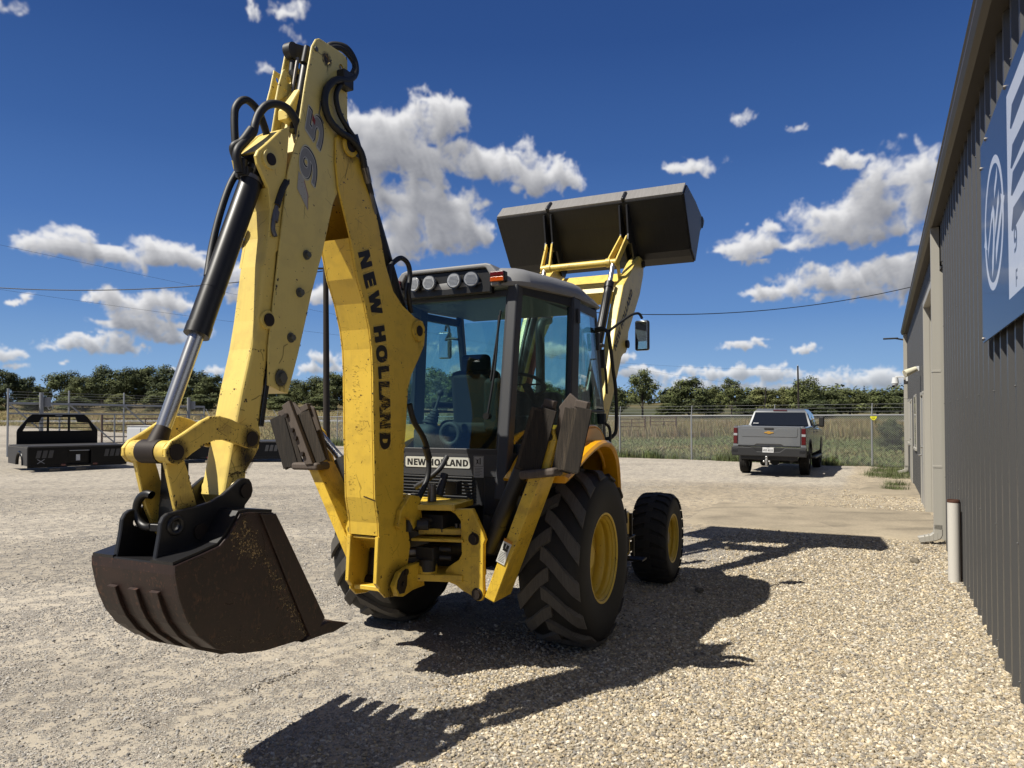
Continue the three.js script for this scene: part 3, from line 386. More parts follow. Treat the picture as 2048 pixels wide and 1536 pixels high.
    const g = new THREE.BufferGeometry(); g.setAttribute('position', new THREE.Float32BufferAttribute(pos, 3)); g.setAttribute('uv', new THREE.Float32BufferAttribute(uv, 2)); g.computeVertexNormals();
    mesh('worn_paint', [g], decal(224, 1600, (c) => { seed = 19; const bl = (x, y, r) => { c.fillStyle = ['#24150b', '#3a2413', '#1a0f08'][Math.floor(rnd() * 3)]; c.beginPath(); for (let k = 0; k < 7; k++) { const a = k / 7 * 6.28, q = r * rr(0.4, 1.4); k ? c.lineTo(x + Math.cos(a) * q, y + Math.sin(a) * q) : c.moveTo(x + q, y); } c.fill(); };
      for (let k = 0; k < 420; k++) { const y = rnd() * 1600, cl = fbm(y / 60, 4, 3); if (cl > 0.48) bl((rnd() < 0.5 ? 0 : 224) + rr(-5, 5) * (cl > 0.6 ? 1.6 : 1), y, rr(0.8, 4.2)); } for (let k = 0; k < 110; k++) bl(rnd() * 224, rnd() * 1600, rr(0.6, 1.8));
      for (const [cx, cy, n] of [[95, 820, 60], [110, 1020, 50], [60, 1330, 18]]) for (let k = 0; k < n; k++) { c.strokeStyle = `rgba(70,48,20,${rr(0.2, 0.55)})`; c.lineWidth = rr(1, 3); const x = cx + rr(-22, 22), y = cy + rr(-95, 95); c.beginPath(); c.moveTo(x, y); c.lineTo(x + rr(4, 18), y + rr(-2, 2)); c.stroke(); }
      for (let k = 0; k < 16; k++) { c.strokeStyle = `rgba(60,36,16,${rr(0.4, 0.8)})`; c.lineWidth = rr(1, 2.4); let x = rnd() * 200, y = rr(500, 1600); c.beginPath(); c.moveTo(x, y); for (let q = 0; q < 3; q++) { x += rr(-10, 22); y += rr(-12, 40); c.lineTo(x, y); } c.stroke(); } c.strokeStyle = '#3a2413'; c.lineWidth = 6; c.beginPath(); c.moveTo(140, 1448); c.lineTo(175, 1456); c.lineTo(222, 1470); c.stroke(); }), boom, true);
  }
  // --- crowd cylinder in front of the boom
  const cc = mesh('arm_cylinder', [cyl([0, 2.35, 0.99], [0, 3.46, 1.605], 0.058, 0.058, 24), cyl([0, 3.40, 1.572], [0, 3.47, 1.611], 0.066, 0.066, 24), cyl([-0.09, 2.311, 0.987], [0.09, 2.311, 0.987], 0.06)], M.cylBlack, T);
  mesh('rod', [cyl([0, 3.46, 1.605], [0, 3.79, 1.79], 0.03), cyl([-0.07, 3.79, 1.80], [0.07, 3.79, 1.80], 0.048)], M.chrome, cc);
  // --- dipper
  const dp = [[2.026, 3.861], [2.0, 3.878], [1.979, 3.881], [1.789, 3.889], [1.755, 3.882], [1.744, 3.870], [1.743, 3.758], [1.741, 3.451], [1.821, 3.056], [1.870, 2.959], [1.968, 2.624], [1.985, 2.583], [2.050, 2.401], [2.101, 2.227], [2.155, 2.049], [2.230, 1.834], [2.30, 1.85], [2.376, 1.876], [2.374, 2.073], [2.312, 2.518], [2.287, 2.705], [2.239, 3.034], [2.174, 3.234], [2.109, 3.578], [2.058, 3.805]];
  const holes = [[1.934, 3.785, 0.03], [1.804, 3.791, 0.028]];
  const dip = mesh('dipper', [plateZY(dp, 0.09, 0.104, holes, 0.004), plateZY(dp, -0.104, -0.09, holes, 0.004), stripZY([[1.745, 3.42], [1.825, 3.056], [1.875, 2.955], [1.972, 2.62], [2.055, 2.401], [2.16, 2.049], [2.232, 1.86]], -0.012, -0.09, 0.09), stripZY([[2.30, 2.3], [2.26, 2.66], [2.20, 3.0], [2.14, 3.2], [2.08, 3.42]], 0.012, -0.09, 0.09), plateZY([[2.236, 1.836], [2.37, 1.874], [2.37, 1.93], [2.236, 1.9]], -0.1, 0.1), plateZY([[1.95, 3.45], [2.09, 3.45], [2.03, 3.70], [1.99, 3.70]], 0.03, 0.045), plateZY([[1.95, 3.45], [2.09, 3.45], [2.03, 3.70], [1.99, 3.70]], -0.045, -0.03)], M.dipper, T);
  wearSheet(dip, 0.1052, dp, { seed: 5, edge: 26, scratch: 12, pins: [[2.287, 1.917, 0.03], [1.934, 3.785, 0.026]], ppm: 420 });
  { // folded bracket with holes between the plates, near the head
    mesh('lock_bracket', [plateZY([[2.149, 3.652], [2.135, 3.665], [2.073, 3.642], [2.080, 3.581], [2.10, 3.53], [2.154, 3.49], [2.205, 3.45], [2.178, 3.565]], -0.036, -0.024, [[2.105, 3.615, 0.022], [2.13, 3.545, 0.012]], 0.003)], M.dipper, dip);
    mesh('lock_bracket', [plateZY([[2.159, 3.66], [2.10, 3.66], [2.10, 3.5], [2.162, 3.45], [2.215, 3.45], [2.185, 3.55]], -0.090, -0.078, [[2.13, 3.615, 0.02]], 0.003), plateXY([[-0.088, 3.44], [-0.026, 3.44], [-0.026, 3.475], [-0.088, 3.475]], 2.175, 2.19)], M.dipper, dip);
    mesh('cylinder_mount', [plateZY([[2.196, 3.35], [2.196, 3.40], [2.104, 3.55], [2.056, 3.575], [2.02, 3.56], [2.02, 3.35]], -0.02, 0.055, [], 0.012, 3)], M.dipperWorn, dip);
  }
  for (const [z, y, r] of [[2.097, 2.611, 0.018], [2.150, 2.393, 0.018], [2.215, 2.138, 0.018], [2.287, 1.917, 0.028]]) { mesh('bolt', [cyl([0.103, y, z], [0.128, y, z], r, r, 6), cyl([0.103, y, z], [0.11, y, z], r * 1.5, r * 1.5, 20)], M.bolt, dip); }
  mesh('rivet', [cyl([0.103, 3.80, 2.029], [0.112, 3.80, 2.029], 0.014)], M.bolt, dip);
  mesh('head_casting', [cyl([-0.062, 3.80, 2.07], [-0.015, 3.80, 2.07], 0.047), beam([-0.04, 3.80, 2.07], [-0.03, 3.83, 1.95], 0.05, 0.085), beam([0.0, 3.82, 1.96], [0.03, 3.78, 1.83], 0.09, 0.09), cyl([-0.03, 3.74, 2.065], [-0.03, 3.67, 2.075], 0.018), cyl([-0.03, 3.68, 2.075], [0.0, 3.63, 2.06], 0.022), cyl([0.05, 3.82, 2.04], [0.045, 3.72, 2.06], 0.018)], M.blackSteel, dip);
  mesh('slide_cylinder', [cyl([0.045, 3.3, 2.13], [0.035, 3.72, 2.03], 0.032)], M.cylBlack, dip);
  mesh('steel_line', [tube([[0.01, 3.75, 2.07], [0.008, 3.64, 2.09], [0.005, 3.54, 2.105]], 0.011)], M.steel, dip);
  { // model plate
    const z0 = 1.9, z1 = 2.26, y0 = 2.84, y1 = 3.56, W = 512, H = 1024;
    const m = decal(W, H, (c) => {
      seed = 5; const k = W / (z1 - z0), ky = H / (y1 - y0), P = (z, y) => [(z1 - z) * k, (y1 - y) * ky];
      const put = (ch, z, y, s, fill, line) => { const [px, py] = P(z, y); c.save(); c.translate(px, py); c.rotate(-1.37); c.transform(1, 0, -0.3, 1, 0, 0); c.scale(1.75, 1); c.font = `bold ${s}px sans-serif`; c.textAlign = 'center'; c.textBaseline = 'middle'; c.lineJoin = 'round'; c.lineWidth = 30; c.strokeStyle = '#d0ccb4'; c.strokeText(ch, 3, 4); c.lineWidth = 17; c.strokeStyle = '#1c1c1e'; c.strokeText(ch, 4, 7); c.lineWidth = 9; c.strokeStyle = line; c.strokeText(ch, 0, 0); c.fillStyle = fill; c.fillText(ch, 0, 0); c.restore(); };
      c.fillStyle = '#b8b5ab'; const b = [[2.165, 3.06], [2.12, 3.03], [2.085, 2.95], [2.088, 2.86], [2.175, 2.96]].map(([z, y]) => P(z, y)); c.beginPath(); b.forEach((p, i) => (i ? c.lineTo(...p) : c.moveTo(...p))); c.closePath(); c.fill(); c.strokeStyle = '#9c2f25'; c.lineWidth = 5; c.beginPath(); c.moveTo(...P(2.12, 3.02)); c.lineTo(...P(2.09, 2.95)); c.lineTo(...P(2.088, 2.87)); c.stroke();
      put('9', 2.085, 3.115, 270, '#8e8e8c', '#c4c4be'); put('5', 2.035, 3.345, 270, '#8e8e8c', '#c4c4be');
      c.fillStyle = '#8e2a24'; c.beginPath(); c.moveTo(...P(2.055, 3.42)); c.lineTo(...P(2.03, 3.39)); c.lineTo(...P(2.035, 3.36)); c.lineTo(...P(2.058, 3.38)); c.fill();
      c.strokeStyle = '#17171a'; c.lineWidth = 16; c.lineJoin = 'miter'; c.beginPath(); c.moveTo(...P(1.985, 3.52)); c.lineTo(...P(2.0, 3.44)); c.lineTo(...P(1.96, 3.40)); c.stroke(); c.strokeStyle = '#c9c6b4'; c.lineWidth = 5; c.stroke();
      c.globalCompositeOperation = 'destination-out'; for (let q = 0; q < 260; q++) { c.fillStyle = `rgba(0,0,0,${rr(0.2, 0.8)})`; c.beginPath(); c.arc(rnd() * W, rnd() * H, rr(1, 4), 0, 7); c.fill(); }
    });
    mesh('model_plate', [sheetX(0.1065, z0, z1, y0, y1)], m, dip, true);
  }
  // --- sliding dipper section
  const ip = [[2.215, 3.29], [2.29, 3.237], [2.38, 3.14], [2.438, 3.084], [2.454, 3.05], [2.442, 3.01], [2.404, 2.957], [2.37, 2.91], [2.352, 2.80], [2.365, 2.65], [2.397, 2.494], [2.441, 2.205], [2.47, 2.056], [2.526, 1.847], [2.555, 1.72], [2.585, 1.589], [2.614, 1.449], [2.64, 1.33], [2.61, 1.28], [2.55, 1.272], [2.505, 1.31], [2.497, 1.405], [2.494, 1.433], [2.433, 1.513], [2.408, 1.548], [2.396, 1.632], [2.41, 1.671], [2.386, 1.85], [2.346, 2.061], [2.318, 2.3], [2.29, 2.6], [2.24, 3.0]];
  const inner = mesh('dipper_extension', [plateZY(ip.filter(([, y]) => y < 2.92), -0.085, 0.085, [], 0.022, 4), plateZY(ip.filter(([, y]) => y > 2.45 && y < 3.3), 0.066, 0.088, [], 0.004), plateZY(ip.filter(([, y]) => y > 2.45 && y < 3.3), -0.088, -0.066, [], 0.004), stripZY([[2.205, 3.29], [2.285, 3.235], [2.375, 3.138], [2.42, 3.09]], -0.014, -0.07, 0.07), cyl([0.08, 1.347, 2.556], [0.105, 1.347, 2.556], 0.06, 0.055, 28), cyl([-0.105, 1.347, 2.556], [-0.08, 1.347, 2.556], 0.055, 0.06, 28)], M.dipperWorn, T);
  wearSheet(inner, 0.0872, ip.filter(([, y]) => y < 2.2), { seed: 13, edge: 60, scratch: 30, pins: [[2.528, 1.601, 0.045], [2.372, 2.215, 0.035], [2.5, 1.5, 0.04]], bands: [[2.62, 1.43, 2.50, 1.43, 0.03, 90, '#2a1c10']] });
  mesh('pin_boss', [cyl([-0.096, 3.059, 2.364], [0.1, 3.059, 2.364], 0.05, 0.05, 28)], M.dipper, inner);
  mesh('pin', [cyl([-0.102, 3.059, 2.364], [0.106, 3.059, 2.364], 0.032)], M.pin, inner);
  mesh('pin', [cyl([0.07, 2.215, 2.372], [0.108, 2.215, 2.372], 0.034)], M.pin, inner); mesh('pin_boss', [cyl([0.08, 2.215, 2.372], [0.1, 2.215, 2.372], 0.05, 0.048, 24)], M.dipperWorn, inner);
  mesh('slide_strip', [beam([0.082, 2.02, 2.342], [0.082, 1.66, 2.405], 0.02, 0.03)], M.blackGloss, inner);
  mesh('slide_shoe', [box(0.07, 1.97, 2.335, 0.04, 0.1, 0.05)], M.dipper, inner);
  mesh('steel_line', [tube([[0.088, 2.83, 2.31], [0.092, 2.78, 2.325], [0.092, 2.70, 2.34], [0.1, 2.66, 2.33]], 0.013), cyl([0.088, 2.80, 2.315], [0.09, 2.74, 2.33], 0.021, 0.021, 6)], M.steel, inner); mesh('steel_line', [tube([[-0.07, 2.72, 2.38], [-0.088, 2.66, 2.38], [-0.088, 2.6, 2.36]], 0.012)], M.steel, inner);
  // --- bucket cylinder
  const bc = mesh('bucket_cylinder', [cyl([0, 2.107, 2.735], [0, 2.96, 2.395], 0.058, 0.058, 32), cyl([0, 2.10, 2.738], [0, 2.15, 2.718], 0.0605, 0.0605, 32), cyl([0, 2.33, 2.646], [0, 2.34, 2.642], 0.0592, 0.0592, 32), cyl([-0.06, 3.059, 2.364], [0.06, 3.059, 2.364], 0.055), cyl([0, 2.95, 2.40], [0, 3.05, 2.366], 0.05, 0.045)], M.cylBlack, T);
  mesh('rod', [cyl([0, 1.62, 2.929], [0, 2.11, 2.734], 0.035, 0.035, 28)], M.chrome, bc);
  mesh('rod_eye', [cyl([-0.062, 1.554, 2.965], [0.062, 1.554, 2.965], 0.054, 0.054, 28), cyl([0, 1.575, 2.955], [0, 1.66, 2.915], 0.046, 0.036, 24)], M.pin, bc);
  mesh('clamp', [cyl([0, 2.935, 2.405], [0, 2.955, 2.397], 0.0615, 0.0615, 32), box(-0.03, 2.965, 2.45, 0.05, 0.03, 0.02)], M.steel, bc);
  mesh('fitting', [cyl([0.0, 2.96, 2.46], [0.0, 3.04, 2.455], 0.026, 0.022, 10), cyl([-0.04, 2.95, 2.45], [-0.04, 3.0, 2.45], 0.022, 0.022, 8), box(0, 2.98, 2.43, 0.07, 0.05, 0.06)], M.blackSteel, bc);
  // --- linkage
  const lk = [[2.497, 1.639], [2.54, 1.66], [2.598, 1.676], [2.665, 1.70], [2.726, 1.714], [2.78, 1.711], [2.83, 1.69], [2.928, 1.634], [2.99, 1.602], [3.018, 1.57], [3.018, 1.535], [2.995, 1.507], [2.96, 1.499], [2.927, 1.512], [2.878, 1.545], [2.804, 1.585], [2.751, 1.601], [2.697, 1.600], [2.614, 1.577], [2.547, 1.556], [2.50, 1.553], [2.473, 1.58], [2.474, 1.615]];
  for (const s of [1, -1]) {
    const g = mesh('guide_link', [s > 0 ? plateZY(lk, 0.122, 0.148, [], 0.005) : plateZY(lk, -0.148, -0.122, [], 0.005)], M.link, T);
    if (s > 0) wearSheet(g, 0.1492, lk, { seed: 29, edge: 90, scratch: 14, pins: [[2.965, 1.554, 0.04], [2.528, 1.601, 0.045]], ppm: 620 });
    for (const [z, y] of [[2.965, 1.554], [2.528, 1.601]]) mesh('pin', [cyl([s * 0.10, y, z], [s * 0.153, y, z], 0.036, 0.036, 24)], M.pin, g);
    const l2 = mesh('bucket_link', [plateZY([[3.004, 1.57], [2.99, 1.60], [2.95, 1.605], [2.915, 1.58], [2.87, 1.46], [2.80, 1.24], [2.78, 1.19], [2.80, 1.15], [2.85, 1.145], [2.89, 1.20], [2.935, 1.30]], Math.min(s * 0.085, s * 0.11), Math.max(s * 0.085, s * 0.11), [], 0.004), cyl([s * 0.064, 1.554, 2.965], [s * 0.12, 1.554, 2.965], 0.05, 0.05, 28)], M.link, T);
    if (s > 0) wearSheet(l2, 0.1112, [[3.004, 1.57], [2.99, 1.60], [2.95, 1.605], [2.915, 1.58], [2.87, 1.46], [2.80, 1.24], [2.86, 1.20], [2.935, 1.30]], { seed: 41, edge: 120, scratch: 10, pins: [[2.84, 1.22, 0.08]], ppm: 620 });
  }
  const web = mesh('link_web', [plateXY([[-0.086, 1.5], [0.086, 1.5], [0.086, 1.12], [-0.086, 1.12]], 2.845, 2.86), plateXY([[-0.03, 1.46], [0.02, 1.46], [0.075, 1.14], [-0.06, 1.14]], 2.86, 2.90)], M.black, T);
  { const tor = new THREE.TorusGeometry(0.075, 0.019, 10, 28, 3.9).rotateZ(1.25).translate(-0.045, 1.285, 2.955); mesh('lifting_hook', [tor, beam([-0.02, 1.213, 2.955], [0.06, 1.21, 2.93], 0.035, 0.035)], M.black, web); }
  // --- digging bucket
  const bk = part('digging_bucket', T); bk.userData.label = 'brown steel digging bucket with five teeth';
  const lip = [2.16, 0.572], back = [[3.066, 1.085], [3.066, 1.044], [3.044, 0.945], [3.022, 0.885], [2.997, 0.829], [2.942, 0.754], [2.847, 0.674], [2.714, 0.615], [2.55, 0.582], [2.371, 0.570], [2.24, 0.560], lip];
  const shoulder = [[2.504, 1.241], [2.66, 1.262], [2.711, 1.261], [2.742, 1.221], [2.782, 1.171], [2.832, 1.131], [2.93, 1.11], [3.066, 1.085]];
  const side = [...shoulder, ...back.slice(1), [2.131, 0.642], [2.437, 1.137]];
  mesh('side_plate', [plateZY(side, 0.256, 0.27, [], 0.003)], M.bucket, bk); mesh('side_plate', [plateZY(side, -0.27, -0.256, [], 0.003)], M.bucket, bk);
  wearSheet(bk, 0.2712, side, { seed: 53, edge: 20, scratch: 20, cols: ['#8d7a5c', '#a08a64', '#6b5a42', '#5a4634'], bands: [[2.70, 1.23, 2.27, 0.58, 0.05, 420, '#9a835a'], [2.74, 1.18, 2.62, 1.05, 0.09, 260, '#a88f62'], [2.9, 0.72, 2.3, 0.58, 0.07, 200, '#6e5c46']] });
  mesh('shell', [stripZY(back, -0.014, -0.258, 0.258, 0)], M.bucket, bk);
  mesh('shoulder_plate', [stripZY(shoulder, 0.014, 0.12, 0.257, 0), stripZY(shoulder, 0.014, -0.257, -0.12, 0), stripZY([[2.504, 1.235], [2.7, 1.12], [2.9, 1.06], [3.066, 1.08]], 0.012, -0.12, 0.12, 0)], M.bucketDark, bk);
  for (const s of [1, -1]) mesh('side_cutter', [plateZY([[2.60, 1.245], [2.50, 1.236], [2.437, 1.137], [2.135, 0.64], [2.20, 0.57], [2.25, 0.566]], s > 0 ? 0.269 : -0.284, s > 0 ? 0.284 : -0.269, [], 0.004)], M.bucket, bk);
  const ear = [[3.06, 1.07], [3.035, 1.2], [3.029, 1.25], [3.015, 1.275], [2.994, 1.288], [2.94, 1.294], [2.827, 1.304], [2.76, 1.315], [2.696, 1.339], [2.65, 1.366], [2.611, 1.391], [2.585, 1.406], [2.557, 1.409], [2.53, 1.402], [2.513, 1.38], [2.505, 1.345], [2.515, 1.315], [2.556, 1.275], [2.56, 1.2], [2.7, 1.08], [2.9, 1.02]];
  for (const s of [1, -1]) { const x0 = s > 0 ? 0.112 : -0.137, e = mesh('ear', [plateZY(ear, x0, x0 + 0.025, [[2.957, 1.23, 0.024]], 0.004), (() => { const t = new THREE.TorusGeometry(0.034, 0.012, 8, 24).rotateY(Math.PI / 2).translate(s > 0 ? 0.137 : -0.137, 1.23, 2.957); return t; })()], M.bucketDark, bk); mesh('pin', [cyl([s * 0.10, 1.187, 2.826], [s * 0.146, 1.187, 2.826], 0.036)], M.pin, e); mesh('pin', [cyl([s * 0.08, 1.347, 2.556], [s * 0.146, 1.347, 2.556], 0.036)], M.pin, e); }
  for (const x of [-0.165, -0.03, 0.105]) mesh('wear_strip', [stripZY([[3.046, 0.965], [3.02, 0.885], [2.993, 0.829], [2.94, 0.757], [2.845, 0.678], [2.713, 0.619], [2.55, 0.586]], 0.020, x, x + 0.055, 0.002)], M.bucket, bk);
  for (const x of [-0.24, -0.12, 0, 0.12, 0.24]) { const p = [[2.27, 0.548], [2.16, 0.552], [2.05, 0.534], [1.915, 0.552], [2.04, 0.594], [2.12, 0.612], [2.2, 0.60]]; mesh('tooth', [plateZY(p, x - 0.034, x + 0.034, [], 0.008), plateZY([[2.3, 0.552], [2.1, 0.545], [2.1, 0.61], [2.22, 0.60]], x - 0.04, x + 0.04, [], 0.006)], M.bucket, bk); }
  // --- hoses
  const hose = (pts, r, p = T, m = M.hose) => mesh('hose', [tube(pts, r, pts.length * 8, 10)], m, p);
  hose([[0, 3.88, 1.86], [0.03, 3.95, 1.80], [0.085, 3.95, 1.74], [0.115, 3.89, 1.70], [0.135, 3.80, 1.71], [0.145, 3.72, 1.79], [0.14, 3.67, 1.90], [0.13, 3.593, 1.965], [0.13, 3.503, 1.980], [0.13, 3.431, 1.945], [0.14, 3.385, 1.866], [0.15, 3.372, 1.768], [0.15, 3.323, 1.671], [0.14, 3.235, 1.617], [0.12, 3.108, 1.529]], 0.021);
  hose([[0.05, 3.90, 1.86], [0.08, 3.93, 1.77], [0.12, 3.86, 1.70], [0.13, 3.762, 1.75], [0.132, 3.676, 1.840], [0.13, 3.603, 1.880], [0.13, 3.546, 1.876], [0.135, 3.481, 1.845], [0.14, 3.432, 1.788], [0.15, 3.377, 1.720], [0.145, 3.29, 1.63]], 0.016);
  mesh('hose_clamp', [box(0.13, 3.715, 1.80, 0.06, 0.10, 0.09)], M.blackSteel, T);
  mesh('hose_fitting', [cyl([0.14, 3.25, 1.622], [0.13, 3.17, 1.572], 0.026, 0.024, 8), cyl([0.125, 3.13, 1.545], [0.11, 3.0, 1.48], 0.018, 0.018, 8)], M.steel, T);
  hose([[-0.05, 2.98, 2.44], [-0.06, 3.15, 2.454], [-0.07, 3.277, 2.451], [-0.07, 3.33, 2.444], [-0.06, 3.376, 2.417], [-0.05, 3.391, 2.389], [-0.04, 3.378, 2.35], [-0.03, 3.347, 2.32], [-0.03, 3.293, 2.285], [-0.03, 3.2, 2.24]], 0.02);
  hose([[0, 2.968, 2.477], [0, 3.065, 2.498], [0, 3.148, 2.439], [0, 3.212, 2.388], [0, 3.253, 2.378], [0, 3.322, 2.35], [0.02, 3.379, 2.314], [0.04, 3.402, 2.267], [0.06, 3.399, 2.211], [0.075, 3.366, 2.173], [0.08, 3.323, 2.144], [0.075, 3.2, 2.12]], 0.022);
  hose([[-0.03, 3.04, 2.47], [-0.03, 3.10, 2.49], [-0.01, 3.13, 2.46], [0.0, 3.22, 2.40]], 0.024);
  hose([[-0.05, 2.985, 2.45], [-0.06, 2.909, 2.486], [-0.062, 2.737, 2.549], [-0.05, 2.545, 2.61], [-0.02, 2.40, 2.66]], 0.018);
  hose([[0.088, 2.98, 2.24], [0.088, 2.92, 2.275], [0.088, 2.83, 2.31]], 0.02);
  hose([[0.1, 2.56, 1.31], [0.1, 2.65, 1.30], [0.1, 2.697, 1.292], [0.1, 2.738, 1.253], [0.1, 2.787, 1.16], [0.1, 2.762, 1.081], [0.1, 2.688, 1.056], [0.1, 2.567, 1.074], [0.08, 2.439, 1.012]], 0.017);
  const hE = hose([[0.127, 1.80, 1.10], [0.127, 1.726, 1.069], [0.124, 1.675, 1.031], [0.12, 1.558, 0.903], [0.1, 1.423, 0.811], [0.1, 1.299, 0.817], [0.1, 1.214, 0.87], [0.1, 1.108, 0.973], [0.12, 1.021, 1.06]], 0.02);
  mesh('hose_fitting', [cyl([0.11, 1.50, 0.865], [0.105, 1.42, 0.815], 0.027, 0.027, 8)], M.blackSteel, hE);
  // --- rear frame and king post
  const fr = part('rear_frame', T);
  const fp = [[0.53, 1.095], [0.614, 0.934], [0.629, 0.894], [0.616, 0.863], [0.614, 0.644], [0.618, 0.526], [0.599, 0.487], [0.565, 0.485], [0.516, 0.52], [0.462, 0.539], [0.40, 0.575], [0.317, 0.595], [0.325, 0.665], [0.349, 0.694], [0.427, 0.745], [0.45, 0.784], [0.442, 1.009], [0.403, 1.05], [0.34, 1.084]];
  for (const s of [1, -1]) { const p = fp.map(([x, y]) => [x * s * (s < 0 ? 0.84 : 1), y]); const f = mesh('frame_plate', [plateXY(s > 0 ? p : p.reverse(), 0.91, 0.95)], M.boomWorn, fr); for (const [x, y] of [[0.545, 0.895], [0.57, 0.53]]) mesh('pin', [cyl([s * x * (s < 0 ? 0.84 : 1), y, 0.94], [s * x * (s < 0 ? 0.84 : 1), y, 0.975], 0.03), new THREE.TorusGeometry(0.034, 0.008, 6, 24).translate(s * x * (s < 0 ? 0.84 : 1), y, 0.952)], M.pin, f); }
  mesh('top_plate', [plateXZ([[-0.36, 0.62], [0.36, 0.62], [0.40, 0.96], [0.12, 1.06], [-0.12, 1.06], [-0.40, 0.96]], 1.076, 1.116)], M.boomWorn, fr);
  mesh('lower_plate', [plateXZ([[-0.5, 0.68], [0.5, 0.68], [0.46, 0.96], [0.14, 1.06], [-0.14, 1.06], [-0.46, 0.96]], 0.598, 0.645)], M.boomWorn, fr);
  mesh('middle_plate', [plateXZ([[0.1, 0.9], [0.47, 0.85], [0.47, 0.97], [0.12, 1.06]], 0.868, 0.888), plateXZ([[0.12, 0.86], [0.44, 0.8], [0.44, 0.9], [0.14, 1.0]], 0.905, 0.945), plateXZ([[-0.47, 0.85], [-0.1, 0.9], [-0.12, 1.06], [-0.47, 0.97]], 0.868, 0.888)], M.boomWorn, fr);
  mesh('bolt_group', [0, 1, 2].map((k) => cyl([0.36 + k * 0.035, 0.945, 0.86], [0.36 + k * 0.035, 0.975, 0.86], 0.014, 0.014, 6)), M.steel, fr);
  mesh('swing_cylinder', [cyl([0.55, 0.78, 0.55], [0.17, 0.78, 0.92], 0.06), cyl([-0.55, 0.78, 0.55], [-0.17, 0.78, 0.92], 0.06), cyl([0.20, 0.66, 0.98], [0.20, 0.74, 0.98], 0.062), box(0.2, 0.78, 0.96, 0.14, 0.09, 0.12), cyl([0.28, 0.81, 0.95], [0.36, 0.81, 0.93], 0.018), cyl([0.28, 0.75, 0.95], [0.36, 0.75, 0.93], 0.018), box(0.05, 0.98, 0.85, 0.5, 0.12, 0.2)], M.blackSteel, fr);
  mesh('swing_rod', [cyl([0.17, 0.78, 0.92], [0.06, 0.78, 1.03], 0.034)], M.steel, fr);
  mesh('pivot_tower', [cyl([0.19, 0.645, 0.97], [0.19, 0.70, 0.97], 0.075, 0.07)], M.boomWorn, fr);
  const kp = mesh('king_post', [plateZY([[0.98, 1.00], [1.02, 1.17], [1.13, 1.19], [1.24, 1.10], [1.28, 1.0], [1.23, 0.97], [1.2, 1.05], [1.13, 1.03], [1.10, 0.95]], 0.125, 0.16), plateZY([[0.98, 1.00], [1.02, 1.17], [1.13, 1.19], [1.24, 1.10], [1.28, 1.0], [1.23, 0.97], [1.2, 1.05], [1.13, 1.03], [1.10, 0.95]], -0.16, -0.125), box(0, 1.12, 1.06, 0.3, 0.08, 0.14), cyl([0, 0.55, 1.05], [0, 1.18, 1.05], 0.07), plateZY([[0.96, 0.55], [1.0, 0.72], [1.14, 0.72], [1.26, 0.695], [1.32, 0.62], [1.28, 0.545], [1.22, 0.53], [1.1, 0.55]], 0.124, 0.165), plateZY([[0.96, 0.55], [1.0, 0.72], [1.14, 0.72], [1.26, 0.695], [1.32, 0.62], [1.28, 0.545], [1.22, 0.53], [1.1, 0.55]], -0.165, -0.124), box(0, 0.61, 1.08, 0.3, 0.07, 0.16)], M.boomWorn, T);
  mesh('pin', [plateZY([[1.27, 0.56], [1.30, 0.60], [1.29, 0.65], [1.24, 0.70], [1.20, 0.71], [1.185, 0.68], [1.19, 0.6], [1.22, 0.555]], 0.164, 0.176), cyl([0.17, 0.616, 1.238], [0.186, 0.616, 1.238], 0.018), cyl([0.17, 0.69, 1.205], [0.184, 0.69, 1.205], 0.022, 0.022, 10), cyl([-0.17, 0.616, 1.238], [0.16, 0.616, 1.238], 0.045)], M.pin, kp);
  mesh('plumbing', [cyl([0.17, 0.98, 1.06], [0.24, 0.98, 1.03], 0.035), cyl([0.13, 1.02, 1.10], [0.13, 0.94, 1.10], 0.03), cyl([0.18, 1.15, 0.80], [0.18, 1.30, 0.72], 0.028), box(0.22, 1.20, 0.66, 0.1, 0.1, 0.08), tube([[-0.05, 1.20, 0.75], [0.05, 1.26, 0.74], [0.13, 1.34, 0.70], [0.14, 1.42, 0.62]], 0.02), tube([[0.16, 1.0, 1.02], [0.2, 1.0, 0.95], [0.25, 0.95, 0.8], [0.2, 0.9, 0.6]], 0.022), tube([[0.0, 1.0, 1.0], [0.1, 0.93, 0.95], [0.2, 0.88, 0.8], [0.3, 0.9, 0.6]], 0.02)], M.blackSteel, fr);
  mesh('valve', [cyl([0.16, 1.12, 0.86], [0.16, 1.24, 0.86], 0.032, 0.028), box(0.05, 1.14, 0.93, 0.06, 0.07, 0.06)], M.steel, fr);
  // --- stabilizers
  for (const s of [1, -1]) {
    const S = part('stabilizer', T), q = (p) => [p[0] * s, p[1], p[2]];
    if (s < 0) { const a = 0.13, p = new THREE.Vector3(-0.976, 1.29, 0), r = p.clone().applyAxisAngle(new THREE.Vector3(0, 0, 1), a); S.rotation.z = a; S.position.set(p.x + 0.16 - r.x, p.y - r.y, 0); }
    const leg = mesh('leg', [beam(q([0.66, 0.50, 0.82]), q([1.005, 1.36, 0.82]), 0.26, 0.078, 0.006, Math.PI / 2 * 0), plateXY([[1.0 * s, 1.30], [1.06 * s, 1.32], [1.13 * s, 1.56], [1.11 * s, 1.63], [1.06 * s, 1.65], [1.02 * s, 1.60], [0.96 * s, 1.36]].slice(0).sort(() => 0), 0.90, 0.93), plateXY([[1.0 * s, 1.30], [1.06 * s, 1.32], [1.13 * s, 1.56], [1.11 * s, 1.63], [1.06 * s, 1.65], [1.02 * s, 1.60], [0.96 * s, 1.36]], 0.72, 0.75)], M.boomWorn, S);
